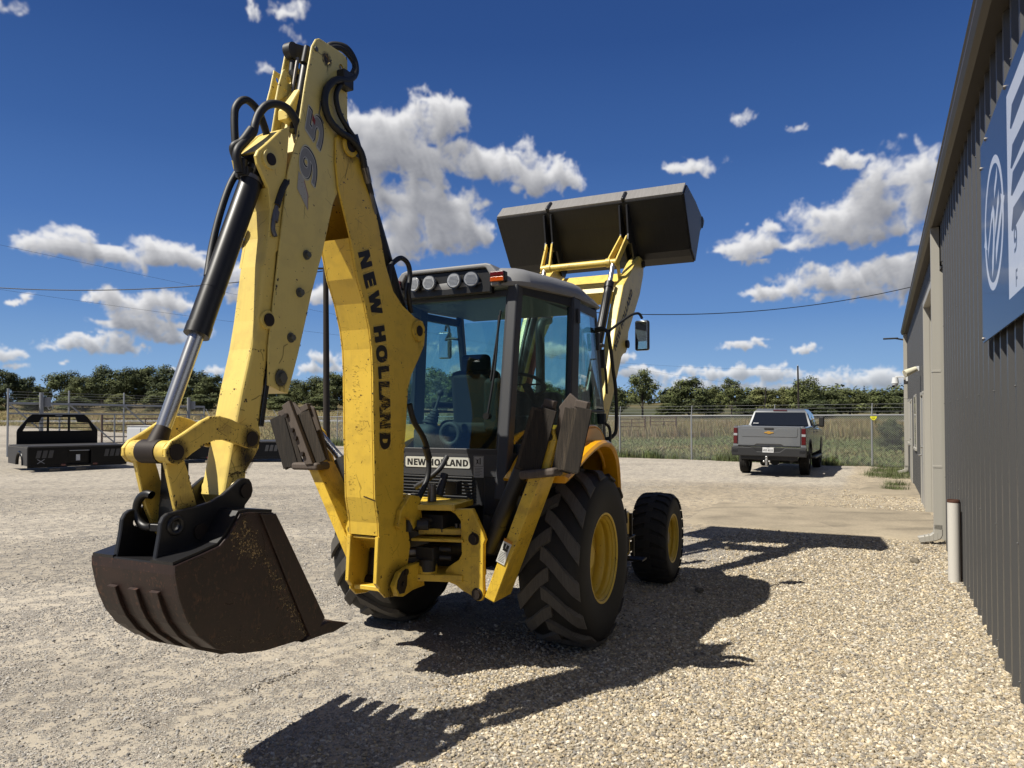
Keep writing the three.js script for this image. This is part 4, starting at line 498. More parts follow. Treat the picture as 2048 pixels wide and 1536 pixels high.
    mesh('pin', [cyl(q([1.08, 1.585, 0.69]), q([1.08, 1.585, 0.95]), 0.028)], M.pin, leg);
    if (s > 0) mesh('warning_label', [(() => { const c = [0.775, 0.83, 0.9575], d = [0.345, 0.86], l = Math.hypot(...d), ux = d[0] / l, uy = d[1] / l, w = 0.032, h = 0.085, P = (a, b) => [c[0] + ux * b + uy * a, c[1] + uy * b - ux * a, c[2]]; return quad(P(-w, -h), P(w, -h), P(w, h), P(-w, h)); })()], label(128, 320, (c) => { c.fillStyle = '#d6d4cc'; c.fillRect(0, 0, 128, 320); c.fillStyle = '#cf8a1a'; c.fillRect(0, 0, 128, 38); c.fillStyle = '#161616'; c.fillRect(22, 60, 34, 64); c.fillRect(70, 66, 36, 50); c.fillRect(30, 118, 76, 34); c.fillStyle = '#555'; for (let k = 0; k < 7; k++) c.fillRect(14, 176 + k * 19, 70 + (k * 37) % 32, 8); }), leg, true);
    const cy = mesh('lift_cylinder', [cyl(q([0.57, 0.80, 0.80]), q([0.84, 1.38, 0.80]), 0.056), cyl(q([0.65, 0.965, 0.80]), q([0.656, 0.98, 0.80]), 0.0585)], M.blackSteel, S);
    mesh('rod', [cyl(q([0.84, 1.38, 0.80]), q([1.03, 1.60, 0.80]), 0.03)], M.chrome, cy);
    const pad = mesh('pad_shoe', [
      plateXY([[1.125, 1.33], [1.15, 1.40], [1.24, 1.72], [1.255, 1.82], [1.20, 1.865], [1.125, 1.78], [1.10, 1.60]].map(([x, y]) => [x * s, y]), 0.84, 0.866), plateXY([[0.91, 1.37], [0.94, 1.55], [1.0, 1.79], [1.05, 1.83], [1.10, 1.80], [1.085, 1.70], [1.03, 1.5]].map(([x, y]) => [x * s, y]), 0.84, 0.866),
      beam(q([0.90, 1.335, 0.93]), q([1.15, 1.365, 0.93]), 0.16, 0.055, 0.02), beam(q([1.245, 1.80, 0.87]), q([1.33, 1.78, 0.87]), 0.06, 0.05), beam(q([1.03, 1.81, 0.87]), q([1.10, 1.79, 0.87]), 0.06, 0.05),
      s < 0 ? plateXY([[-1.175, 1.83], [-1.10, 1.86], [-0.93, 1.36], [-1.0, 1.36]], 0.98, 1.02) : box(1.0, 1.36, 0.9, 0.1, 0.02, 0.1)], std({ color: L(0.19, 0.155, 0.135), roughness: 0.8, map: steelTex }), S);
    const rubMs = [[0.10, 0.08, 0.062], [0.15, 0.122, 0.092], [0.06, 0.048, 0.038]].map((c) => std({ color: L(...c), roughness: 0.95, map: grainTex, bumpMap: grainTex, bumpScale: 0.004 }));
    for (const [x0, x1, zc, col] of [[0.925, 1.065, 0.95, 0], [1.185, 1.30, 0.93, 1]]) { seed = 60 + col + (s > 0 ? 0 : 7); for (let k = 0; k < 6; k++) { const o = (k - 2.5) * 0.0165, j = rr(-0.012, 0.012); mesh('rubber_layer', [beam(q([x0 + o + 0.012, 1.365 + rr(-0.008, 0.01), zc + j]), q([x1 + o - 0.012, 1.755 + rr(-0.015, 0.012), zc + j]), 0.105 + rr(-0.01, 0.01), 0.0155, 0.003)], rubMs[k % 3], pad); } }
    if (s < 0) for (const t of [0.12, 0.4, 0.55, 0.85]) mesh('bolt', [cyl([lerp(-1.15, -0.985, t), lerp(1.80, 1.38, t), 1.015], [lerp(-1.15, -0.985, t), lerp(1.80, 1.38, t), 1.04], 0.02, 0.016, 10)], M.pin, pad);
  }
  // --- chassis and hood
  mesh('chassis', [box(0, 0.82, -0.2, 0.7, 0.5, 1.9, 0.02), cyl([-0.95, 0.66, 0], [0.95, 0.66, 0], 0.12), box(0, 0.6, -2.0, 0.55, 0.3, 1.9, 0.02), box(0, 0.55, -2.27, 1.7, 0.16, 0.16, 0.02), cyl([0.3, 0.66, 0.0], [0.62, 0.66, 0.0], 0.2)], M.black, T);
  mesh('hood', [box(0, 1.12, -1.98, 0.64, 0.66, 1.3, 0.08)], M.boom, T);
  mesh('step', [box(0.97, 0.62, -1.2, 0.12, 0.02, 0.2), box(1.0, 0.72, -1.25, 0.03, 0.22, 0.03), box(0.98, 0.40, -1.32, 0.26, 0.02, 0.16), box(0.98, 0.5, -1.4, 0.02, 0.2, 0.03)], M.black, T);
  mesh('side_tank', [box(0.78, 0.62, -1.15, 0.34, 0.42, 0.55, 0.03)], M.boom, T);
  mesh('exhaust_pipe', [tube([[-0.16, 1.5, -1.85], [-0.16, 2.4, -1.85], [-0.16, 2.68, -1.85], [-0.15, 2.75, -1.9], [-0.12, 2.78, -2.0]], 0.05, 40, 14)], M.blackSteel, T);
  // --- wheels
  function lugGeo(R, w, sweep, h, wid, side, block) {   // one tread bar, centre to shoulder
    const n = 7, sec = [];
    for (let k = 0; k <= n; k++) { const u = k / n, x = lerp(-0.03, w, u) * side, a = sweep * (block ? u * u * 0.5 : Math.pow(u, 1.25)), rb = R - h - 0.02 - (u > 0.8 ? (u - 0.8) * 0.3 * h * 4 : 0), rt = R - (u > 0.78 ? (u - 0.78) ** 1.6 * 0.4 : 0) - 0.012 * u, ww = wid * (1 + 0.25 * u) / R; const P = (r, aa) => [x, r * Math.cos(aa), r * Math.sin(aa)]; const b = 0.25 * ww; sec.push([P(rb, a - ww * 0.62), P(rt, a - ww * 0.5 + b * 0.1), P(rt, a + ww * 0.5 - b * 0.1), P(rb, a + ww * 0.62)]); }
    if (side < 0) sec.forEach((r) => r.reverse()); return ready(loft(sec));
  }
  function wheel(name, x, z, R, hw, rimR, s, opt) {
    const w = part(name, T); w.position.set(x, R - 0.012, z);
    const rt = R - opt.lug, pts = [[rimR - 0.01, -hw * 0.86], [rimR + 0.02, -hw * 0.92], [rimR + (rt - rimR) * 0.45, -hw], [rt - 0.07, -hw * 0.97], [rt - 0.02, -hw * 0.86], [rt, -hw * 0.55], [rt + 0.004, 0], [rt, hw * 0.55], [rt - 0.02, hw * 0.86], [rt - 0.07, hw * 0.97], [rimR + (rt - rimR) * 0.45, hw], [rimR + 0.02, hw * 0.92], [rimR - 0.01, hw * 0.86]];
    mesh('tyre', [new THREE.LatheGeometry(pts.map((p) => new THREE.Vector2(p[0], p[1])), 72).rotateZ(-Math.PI / 2)], M.rubber, w);
    const d = s * hw, rimPts = [[rimR + 0.014, 0.86], [rimR + 0.016, 0.90], [rimR + 0.006, 0.915], [rimR - 0.006, 0.89], [rimR - 0.010, 0.80], [rimR - 0.034, 0.75], [rimR - 0.037, 0.62], [rimR - 0.026, 0.59], [rimR - 0.028, 0.54], [rimR - 0.052, 0.50], [rimR - 0.056, 0.28], [rimR - 0.046, 0.25], [rimR - 0.05, 0.20], [rimR - 0.09, opt.dish + 0.05], [rimR * 0.62, opt.dish], [rimR * 0.45, opt.dish + 0.03], [0.001, opt.dish + 0.03]].map(([r, f]) => new THREE.Vector2(r, f * hw));
    const rg = new THREE.LatheGeometry(rimPts, 64).rotateZ(-Math.PI / 2); if (s < 0) rg.rotateY(Math.PI); mesh('rim', [rg, new THREE.CylinderGeometry(rimR - 0.03, rimR - 0.03, hw * 1.6, 48, 1, true).rotateZ(Math.PI / 2)], M.rim, w);
    mesh('hub', [cyl([0, 0, 0], [s * hw * (opt.dish + 0.35), 0, 0], rimR * 0.33, rimR * 0.28, 24)], opt.hub, w);
    for (let k = 0; k < 8; k++) { const a = k / 8 * 6.283; mesh('wheel_bolt', [cyl([d * opt.dish, Math.cos(a) * rimR * 0.5, Math.sin(a) * rimR * 0.5], [d * opt.dish + s * 0.035, Math.cos(a) * rimR * 0.5, Math.sin(a) * rimR * 0.5], 0.014, 0.014, 6)], M.bolt, w); }
    for (const side of [1, -1]) { const g = lugGeo(R, hw * opt.reach, opt.sweep, opt.lug, opt.wid, side, opt.block); for (let k = 0; k < opt.n; k++) { const l = mesh('tread_lug', g, opt.mat, w); l.rotation.x = ((k + (side > 0 ? 0 : 0.5)) / opt.n) * Math.PI * 2 + 0.12; } }
    return w;
  }
  for (const s of [1, -1]) {
    wheel('rear_wheel', s > 0 ? 0.93 : -0.70, 0, 0.665, 0.245, 0.325, s, { lug: 0.032, n: 15, sweep: 0.42, wid: 0.098, reach: 0.96, mat: M.tread, dish: 0.1, hub: M.rim });
    wheel('front_wheel', s > 0 ? 1.0 : -0.83, -2.27, 0.47, 0.182, 0.24, s, { lug: 0.022, n: 24, sweep: 0.25, wid: 0.07, reach: 1.0, mat: M.treadFront, dish: 0.25, hub: M.steel, block: true });
  }
  // --- fenders
  for (const s of [1, -1]) {
    const fo = [[0.64, 1.262], [0.603, 1.272], [0.52, 1.292], [0.454, 1.318], [0.33, 1.362], [0.217, 1.400], [0.08, 1.437], [-0.046, 1.466], [-0.14, 1.479], [-0.234, 1.483], [-0.32, 1.474], [-0.392, 1.453], [-0.46, 1.413], [-0.516, 1.362], [-0.545, 1.30], [-0.563, 1.235], [-0.60, 1.0]];
    const up = fo.map(([z, y], i) => [z - 0.02, y + lerp(0.0, 0.15, sstep(0, 7, i))]);
    const X = (a, b) => (s > 0 ? [a, b] : [-b + 0.17, -a + 0.17]);
    mesh('fender', [stripZY(fo, -0.05, ...X(0.94, 1.1), 0.018), stripZY(up, -0.02, ...X(0.60, 0.985), 0.008), plateZY([...up.slice(3, 15), ...fo.slice(3, 15).map(([z, y]) => [z, y - 0.02]).reverse()], ...X(0.955, 0.985), [], 0.012, 3)], M.fender, T);
  }
  // --- cab
  const cab = part('cab', T), ctr = (s, a) => [a[0] * s, a[1], a[2]];
  const R0 = [0.535, 1.10, 0.50], R1 = [0.545, 2.72, 0.285], B0 = [0.75, 1.30, -0.32], B1 = [0.755, 2.72, -0.42], A0 = [0.72, 1.30, -1.33], A1 = [0.70, 2.74, -1.05];
  for (const s of [1, -1]) {
    mesh('rear_pillar', [beam(ctr(s, R0), ctr(s, R1), 0.09, 0.11, 0.02)], M.cabGrey, cab); mesh('centre_pillar', [beam(ctr(s, B0), ctr(s, B1), 0.06, 0.17, 0.015)], M.cab, cab); mesh('front_pillar', [beam(ctr(s, A0), ctr(s, A1), 0.06, 0.07, 0.015)], M.cab, cab);
    mesh('window_frame', [beam(ctr(s, [0.56, 1.42, 0.42]), ctr(s, [0.74, 1.36, -0.25]), 0.04, 0.05), beam(ctr(s, [0.56, 2.68, 0.27]), ctr(s, [0.75, 2.66, -0.38]), 0.05, 0.07), beam(ctr(s, [0.76, 1.77, -0.36]), ctr(s, [0.735, 1.77, -1.26]), 0.03, 0.025), beam(ctr(s, [0.76, 2.65, -0.4]), ctr(s, [0.715, 2.66, -1.06]), 0.04, 0.07), beam(ctr(s, [0.755, 1.30, -0.32]), ctr(s, [0.725, 1.30, -1.33]), 0.04, 0.06), beam(ctr(s, [0.765, 2.62, -0.50]), ctr(s, [0.76, 1.78, -0.44]), 0.02, 0.035)], M.cab, cab);
    const pane = (pts, n) => { const g = mesh('window_pane', slab(pts.map((p) => ctr(s, p)), 0.006), M.glass, cab); g.userData.label = n; };
    pane([[0.565, 1.45, 0.42], [0.745, 1.39, -0.24], [0.75, 2.63, -0.36], [0.575, 2.65, 0.255]], 'rear side window');
    pane([[0.765, 1.79, -0.44], [0.742, 1.79, -1.23], [0.722, 2.63, -1.07], [0.768, 2.62, -0.48]], 'door window'); pane([[0.763, 1.33, -0.40], [0.735, 1.33, -1.28], [0.742, 1.755, -1.23], [0.765, 1.755, -0.44]], 'lower door window');
    mesh('door_handle', [box(s * 0.77, 1.70, -1.14, 0.05, 0.10, 0.06), tube([[0.79, 1.66, -1.14], [0.82, 1.62, -1.17], [0.82, 1.46, -1.17], [0.79, 1.42, -1.14]].map((p) => ctr(s, p)), 0.014), box(s * 0.775, 2.40, -0.98, 0.03, 0.16, 0.04), box(s * 0.775, 2.56, -0.43, 0.05, 0.12, 0.05)], M.cab, cab);
  }
  const rp = mesh('window_pane', slab([[-0.50, 1.475, 0.475], [0.50, 1.475, 0.475], [0.505, 2.64, 0.315], [-0.505, 2.64, 0.315]], 0.006), M.glass, cab); rp.userData.label = 'wide rear window';
  const fpn = mesh('window_pane', slab([[0.68, 1.5, -1.30], [-0.68, 1.5, -1.30], [-0.66, 2.66, -1.08], [0.66, 2.66, -1.08]], 0.006), M.glass, cab); fpn.userData.label = 'front window';
  mesh('rear_window_frame', [beam([-0.52, 1.455, 0.485], [0.52, 1.455, 0.485], 0.03, 0.045), beam([-0.52, 2.655, 0.315], [0.52, 2.655, 0.315], 0.03, 0.05), beam([0.50, 1.46, 0.482], [0.505, 2.65, 0.32], 0.035, 0.03), beam([-0.50, 1.46, 0.482], [-0.505, 2.65, 0.32], 0.035, 0.03)], M.cab, cab);
  mesh('rear_panel', [plateXY([[-0.56, 1.27], [0.53, 1.27], [0.53, 1.44], [-0.56, 1.44]], 0.44, 0.50), box(0, 1.0, 0.3, 1.0, 0.5, 0.3, 0.02), box(0, 1.30, 0.42, 1.06, 0.3, 0.08, 0.01)], M.cabGrey, cab);
  mesh('lower_rear_panel', [box(0, 1.16, 0.44, 1.0, 0.22, 0.08, 0.01), box(0.46, 1.2, 0.47, 0.16, 0.42, 0.05, 0.01)], M.cab, cab);
  for (let k = 0; k < 7; k++) mesh('louvre_slat', [box(-0.1, 1.262 - k * 0.024, 0.492, 0.78, 0.008, 0.035, 0.002)], M.cabGrey, cab);
  mesh('name_plate', [quad([-0.305, 1.325, 0.5025], [0.272, 1.325, 0.5025], [0.272, 1.415, 0.5025], [-0.305, 1.415, 0.5025])], label(1024, 160, (c) => { c.fillStyle = '#14151a'; c.fillRect(0, 0, 1024, 160); c.fillStyle = '#cfcfc6'; c.beginPath(); c.roundRect(4, 8, 1016, 144, 26); c.fill(); c.fillStyle = '#121212'; c.font = 'bold 118px sans-serif'; c.textAlign = 'center'; c.textBaseline = 'middle'; const w = c.measureText('NEW HOLLAND').width; c.save(); c.translate(512, 84); c.scale(970 / w, 1); c.lineWidth = 6; c.strokeStyle = '#121212'; c.strokeText('NEW HOLLAND', 0, 0); c.fillText('NEW HOLLAND', 0, 0); c.restore(); }), cab, true);
  mesh('warning_label', [quad([0.30, 1.265, 0.503], [0.385, 1.265, 0.503], [0.385, 1.425, 0.503], [0.30, 1.425, 0.503])], label(128, 240, (c) => { c.fillStyle = '#9fa09e'; c.fillRect(0, 0, 128, 240); c.strokeStyle = '#333'; c.lineWidth = 4; c.strokeRect(6, 6, 116, 110); c.fillStyle = '#1a1a1a'; c.fillRect(40, 40, 20, 44); c.fillRect(76, 22, 14, 72); c.lineWidth = 6; c.beginPath(); c.moveTo(26, 30); c.lineTo(70, 90); c.moveTo(64, 34); c.lineTo(30, 96); c.stroke(); c.fillStyle = '#666'; for (let k = 0; k < 6; k++) c.fillRect(16, 134 + k * 16, 96 - (k * 23) % 40, 6); }), cab, true);
  mesh('wiper', [tube([[0.40, 1.72, 0.475], [0.425, 1.95, 0.44], [0.435, 2.12, 0.41], [0.44, 2.48, 0.36]], 0.009), beam([0.405, 1.98, 0.432], [0.452, 2.52, 0.352], 0.012, 0.022), cyl([0.40, 1.72, 0.45], [0.40, 1.72, 0.50], 0.025)], M.black, cab);
  { // roof
    const plan = [[0.0, 0.40], [0.28, 0.395], [0.50, 0.375], [0.60, 0.32], [0.645, 0.24], [0.70, 0.02], [0.765, -0.25], [0.795, -0.42], [0.79, -0.60], [0.765, -0.95], [0.74, -1.13], [0.66, -1.22], [0.4, -1.27], [0, -1.285]]; const full = [...plan, ...plan.slice(1, -1).reverse().map(([x, z]) => [-x, z])];
    const ring = (inset, y, droop) => full.map(([x, z]) => { const k = 1 - inset / 0.7, kz = 1 - inset / 0.84; const zz = (z + 0.44) * kz - 0.44; return [x * k, y - droop * sstep(-0.55, -1.25, zz) , zz]; });
    mesh('roof', [loft([ring(0.05, 2.70, -0.02), ring(0.0, 2.705, -0.015), ring(-0.008, 2.735, 0.0), ring(0.012, 2.79, 0.03), ring(0.045, 2.835, 0.055), ring(0.11, 2.862, 0.07), ring(0.25, 2.875, 0.07), ring(0.5, 2.88, 0.06)])], M.roof, cab);
    mesh('roof_liner', [box(0, 2.685, -0.42, 1.1, 0.03, 1.3)], M.cab, cab);
    mesh('lamp_panel', [plateXY([[-0.39, 2.655], [0.39, 2.655], [0.40, 2.80], [0.37, 2.845], [-0.37, 2.845], [-0.40, 2.80]], 0.33, 0.40, [], 0.01)], M.black, cab);
    for (const [x, tw] of [[-0.262, -0.25], [-0.132, 0.0], [0.09, 0.05], [0.235, 0.3]]) { const l = mesh('work_lamp', [new THREE.CylinderGeometry(0.062, 0.054, 0.045, 32).rotateX(Math.PI / 2).rotateY(tw).translate(x, 2.762, 0.415)], M.blackGloss, cab); mesh('lens', [new THREE.CylinderGeometry(0.052, 0.056, 0.016, 32).rotateX(Math.PI / 2).rotateY(tw).translate(x + 0.022 * Math.sin(tw), 2.762, 0.441), ...[0, 1, 2, 3, 4, 5, 6].map((k) => new THREE.BoxGeometry(0.088 - Math.abs(k - 3) * 0.010, 0.004, 0.004).rotateY(tw).translate(x + 0.03 * Math.sin(tw), 2.732 + k * 0.01, 0.450))], M.lens, l); }
    mesh('roof_hood', [plateXY([[-0.47, 2.70], [-0.455, 2.80], [-0.40, 2.865], [-0.36, 2.878], [0.36, 2.878], [0.40, 2.865], [0.455, 2.80], [0.47, 2.70], [0.40, 2.70], [0.395, 2.78], [0.36, 2.838], [0.34, 2.845], [-0.34, 2.845], [-0.36, 2.838], [-0.395, 2.78], [-0.40, 2.70]], 0.22, 0.425, [], 0.012, 3)], M.roof, cab);
    for (const s of [1, -1]) { const l = mesh('tail_lamp', [box(s * 0.458, 2.765, 0.40, 0.122, 0.082, 0.06, 0.01)], M.black, cab); mesh('red_lens', [box(s * 0.458, 2.786, 0.43, 0.112, 0.034, 0.02, 0.005)], M.red, l); mesh('orange_lens', [box(s * 0.458, 2.746, 0.43, 0.112, 0.036, 0.02, 0.005)], M.orange, l); }
  }
  mesh('cab_floor', [box(0, 1.18, -0.45, 1.3, 0.12, 1.5, 0.02), box(0.62, 1.36, -0.1, 0.12, 0.3, 0.9, 0.02), box(-0.62, 1.36, -0.1, 0.12, 0.3, 0.9, 0.02)], M.cab, cab);
  const seat = mesh('seat', [new RoundedBoxGeometry(0.5, 0.14, 0.48, 4, 0.06).translate(-0.05, 1.62, -0.2), new RoundedBoxGeometry(0.44, 0.52, 0.13, 4, 0.06).rotateX(0.12).translate(0.05, 1.84, -0.02), new RoundedBoxGeometry(0.26, 0.16, 0.1, 4, 0.045).rotateX(0.12).translate(0.05, 2.15, 0.0), box(-0.05, 1.4, -0.2, 0.3, 0.34, 0.3, 0.02)], M.seat, cab); mesh('armrest', [box(-0.34, 1.82, -0.15, 0.07, 0.05, 0.34, 0.02), box(0.24, 1.82, -0.15, 0.07, 0.05, 0.34, 0.02)], M.seat, seat);
  mesh('control_tower', [new RoundedBoxGeometry(0.2, 0.36, 0.2, 4, 0.07).translate(-0.24, 1.48, 0.28), ...[0, 1, 2, 3, 4].map((k) => cyl([-0.22 + k * 0.006, 1.66 + k * 0.024, 0.28 - k * 0.012], [-0.217 + k * 0.006, 1.678 + k * 0.024, 0.275 - k * 0.012], 0.062 - k * 0.008)), cyl([-0.2, 1.76, 0.24], [-0.17, 1.9, 0.2], 0.012), new THREE.SphereGeometry(0.028, 14, 10).translate(-0.17, 1.91, 0.2), new THREE.TorusGeometry(0.08, 0.02, 8, 24).translate(-0.02, 1.58, 0.3)], M.console, cab);
  mesh('side_console', [new RoundedBoxGeometry(0.15, 0.42, 0.1, 4, 0.045).translate(0.38, 1.80, 0.33), new RoundedBoxGeometry(0.24, 0.45, 0.6, 4, 0.05).translate(0.48, 1.5, -0.1)], M.seat, cab);
  mesh('dashboard', [box(0.15, 1.7, -1.0, 0.5, 0.5, 0.2, 0.06), cyl([0.18, 1.85, -0.95], [0.18, 2.0, -0.72], 0.035)], M.seat, cab);
  mesh('steering_wheel', [new THREE.TorusGeometry(0.18, 0.016, 10, 36).rotateX(Math.PI / 2 - 0.5).translate(0.18, 2.01, -0.70), beam([0.02, 2.01, -0.7], [0.34, 2.01, -0.7], 0.025, 0.014)], M.seat, cab);
  mesh('grab_rail', [tube([[0.74, 2.515, -1.02], [0.80, 2.525, -1.02], [0.85, 2.49, -1.03], [0.865, 2.38, -1.06], [0.865, 2.151, -1.151], [0.86, 1.993, -1.243], [0.86, 1.66, -1.265], [0.855, 1.57, -1.25], [0.82, 1.525, -1.22], [0.76, 1.51, -1.2]], 0.017, 80, 10)], M.hose, cab);
  mesh('lamp_bracket', [tube([[0.62, 2.35, -1.5], [0.66, 2.2, -1.55], [0.66, 1.95, -1.6]], 0.014), cyl([0.62, 2.2, -1.52], [0.62, 2.38, -1.5], 0.05), box(0.62, 2.42, -1.5, 0.09, 0.03, 0.09)], M.black, cab);
  for (const s of [1, -1]) {
    const mir = part('mirror', T); mesh('arm', [tube([[0.86, 2.5, -1.05], [0.92, 2.60, -1.22], [1.0, 2.68, -1.33], [1.05, 2.69, -1.38], [1.075, 2.645, -1.40]].map((p) => ctr(s, p)), 0.013, 40, 8), tube([[0.72, 2.5, -1.05], [0.80, 2.51, -1.05], [0.86, 2.5, -1.05]].map((p) => ctr(s, p)), 0.013)], M.hose, mir);
    const hs = mesh('housing', [new RoundedBoxGeometry(0.135, 0.285, 0.06, 3, 0.02).rotateY(-0.1 * s).translate(s * 1.075, 2.485, -1.40)], M.blackGloss, mir); mesh('mirror_glass', [new RoundedBoxGeometry(0.118, 0.262, 0.006, 2, 0.002).rotateY(-0.1 * s).translate(s * 1.075 - s * 0.003, 2.485, -1.3685)], M.mirror, hs);
  }
  // --- loader
  const lp = [[-3.40, 3.60], [-3.34, 3.65], [-3.2, 3.66], [-3.01, 3.55], [-2.75, 3.36], [-2.52, 3.2], [-2.26, 2.78], [-1.94, 2.08], [-1.6, 1.66], [-1.45, 1.55], [-1.5, 1.42], [-1.65, 1.40], [-2.1, 1.93], [-2.43, 2.38], [-2.5, 2.42], [-2.6, 2.44], [-2.66, 2.5], [-2.70, 2.68], [-2.86, 2.84], [-3.20, 3.19], [-3.36, 3.45]];
  for (const s of [1, -1]) {
    const arm = mesh('loader_arm', [s > 0 ? plateZY(lp, 0.46, 0.57, [], 0.012, 2) : plateZY(lp, -0.57, -0.46, [], 0.012, 2)], M.dipperWorn, T);
    mesh('pin', [cyl([s * 0.44, 2.54, -2.60], [s * 0.60, 2.54, -2.60], 0.045), cyl([s * 0.43, 3.58, -3.30], [s * 0.60, 3.58, -3.30], 0.04)], M.pin, arm);
    if (s > 0) mesh('lettering', [sheetX(0.5725, -3.0, -2.05, 2.2, 3.25)], decal(768, 850, (c) => { const k = 768 / 0.95; c.translate((-2.05 + 2.50) * k, (3.25 - 2.815) * k); c.rotate(-0.826); c.fillStyle = '#15120d'; c.strokeStyle = '#15120d'; c.lineWidth = 4; c.font = 'bold 92px sans-serif'; c.textAlign = 'center'; c.textBaseline = 'middle'; const w = c.measureText('NEW HOLLAND').width; c.scale(820 / w, 1); c.strokeText('NEW HOLLAND', 0, 0); c.fillText('NEW HOLLAND', 0, 0); }), arm, true);
    const lc = mesh('lift_cylinder', [cyl([s * 0.51, 1.25, -1.55], [s * 0.51, 2.0, -2.16], 0.055)], M.cylBlack, T); mesh('rod', [cyl([s * 0.51, 2.0, -2.16], [s * 0.51, 2.52, -2.58], 0.03)], M.chrome, lc);
    const tc = mesh('tilt_cylinder', [cyl([s * 0.42, 1.75, -1.62], [s * 0.42, 3.2, -2.46], 0.05), cyl([s * 0.42, 3.15, -2.43], [s * 0.42, 3.22, -2.47], 0.058)], M.cylBlack, T); mesh('rod', [cyl([s * 0.42, 3.2, -2.46], [s * 0.42, 3.49, -2.61], 0.028)], M.chrome, tc);
    mesh('tilt_link', [beam([s * 0.36, 3.46, -2.59], [s * 0.44, 3.82, -2.88], 0.022, 0.075), beam([s * 0.46, 3.46, -2.59], [s * 0.51, 3.82, -2.88], 0.022, 0.075), beam([s * 0.47, 3.46, -2.62], [s * 0.47, 3.2, -2.75], 0.02, 0.08)], M.link, T);
    mesh('loader_tower', [plateZY([[-1.75, 0.6], [-1.3, 0.6], [-1.35, 1.6], [-1.5, 1.7], [-1.65, 1.6]], s > 0 ? 0.40 : -0.45, s > 0 ? 0.45 : -0.40)], M.boom, T);
    mesh('hose', [tube([[s * 0.42, 2.2, -1.82], [s * 0.44, 2.6, -2.05], [s * 0.44, 2.9, -2.22], [s * 0.42, 3.12, -2.38]], 0.02)], M.hose, tc);
  }
  mesh('safety_strut', [beam([-0.44, 1.78, -2.0], [-0.44, 2.62, -2.46], 0.05, 0.07)], M.redPaint, T);
  mesh('cross_beam', [plateZY([[-3.02, 3.10], [-2.80, 3.04], [-2.68, 3.16], [-2.72, 3.27], [-2.95, 3.42], [-3.05, 3.32]], -0.47, 0.47, [], 0.01)], M.dipperWorn, T);
  mesh('tilt_tube', [cyl([-0.46, 3.48, -2.60], [0.46, 3.48, -2.60], 0.04, 0.04, 24), cyl([0.34, 3.48, -2.60], [0.39, 3.48, -2.60], 0.05), cyl([-0.39, 3.48, -2.60], [-0.34, 3.48, -2.60], 0.05)], M.link, T);
  const lb = part('loader_bucket', T); lb.userData.label = 'wide dark grey front bucket raised high above the cab';
  const A = [-2.996, 4.379], Bq = [-2.829, 4.227], C = [-3.236, 3.70], Dd = [-3.474, 3.601], Ee = [-4.015, 4.225], Ff = [-3.773, 4.04];
  mesh('bucket_shell', [stripZY([Bq, [-3.0, 4.02], [-3.17, 3.79], C, [-3.33, 3.65], Dd], 0.014, -1.16, 1.16, 0), stripZY([Dd, Ff, Ee], 0.016, -1.16, 1.16, 0)], M.loaderBucket, lb);
  mesh('top_band', [stripZY([[A[0], A[1]], [Bq[0], Bq[1]]], 0.03, -1.165, 1.165, 0.004), stripZY([[A[0] - 0.01, A[1] + 0.005], [A[0] - 0.05, A[1] - 0.03]], 0.02, -1.165, 1.165, 0)], M.bandSteel, lb);
  for (const s of [1, -1]) mesh('bucket_side', [plateZY([A, Bq, C, Dd, [-3.78, 4.03], [-3.975, 4.16], Ee, [-3.5, 4.33]], s > 0 ? 1.155 : -1.18, s > 0 ? 1.18 : -1.155, [], 0.004), plateZY([[-3.9, 4.10], [-3.975, 4.16], Ee, [-3.9, 4.25]], s > 0 ? 1.15 : -1.19, s > 0 ? 1.19 : -1.15, [], 0.004)], M.loaderBucket, lb);
  for (const x of [-0.52, -0.43, 0.43, 0.52]) mesh('bracket_rib', [plateZY([[-2.84, 4.20], [-2.80, 4.18], [-2.86, 3.86], [-2.84, 3.79], [-2.90, 3.75], [-3.0, 3.78], [-3.17, 3.50], [-3.28, 3.50], [-3.36, 3.60], [-3.33, 3.66], C, [-3.17, 3.80]], x - 0.011, x + 0.011, [], 0.003)], M.loaderBucket, lb);
  for (const x of [-0.475, 0.475]) mesh('bracket_eye', [beam([x, 4.36, -2.94], [x, 4.24, -2.80], 0.04, 0.06, 0.015)], M.black, lb);
}

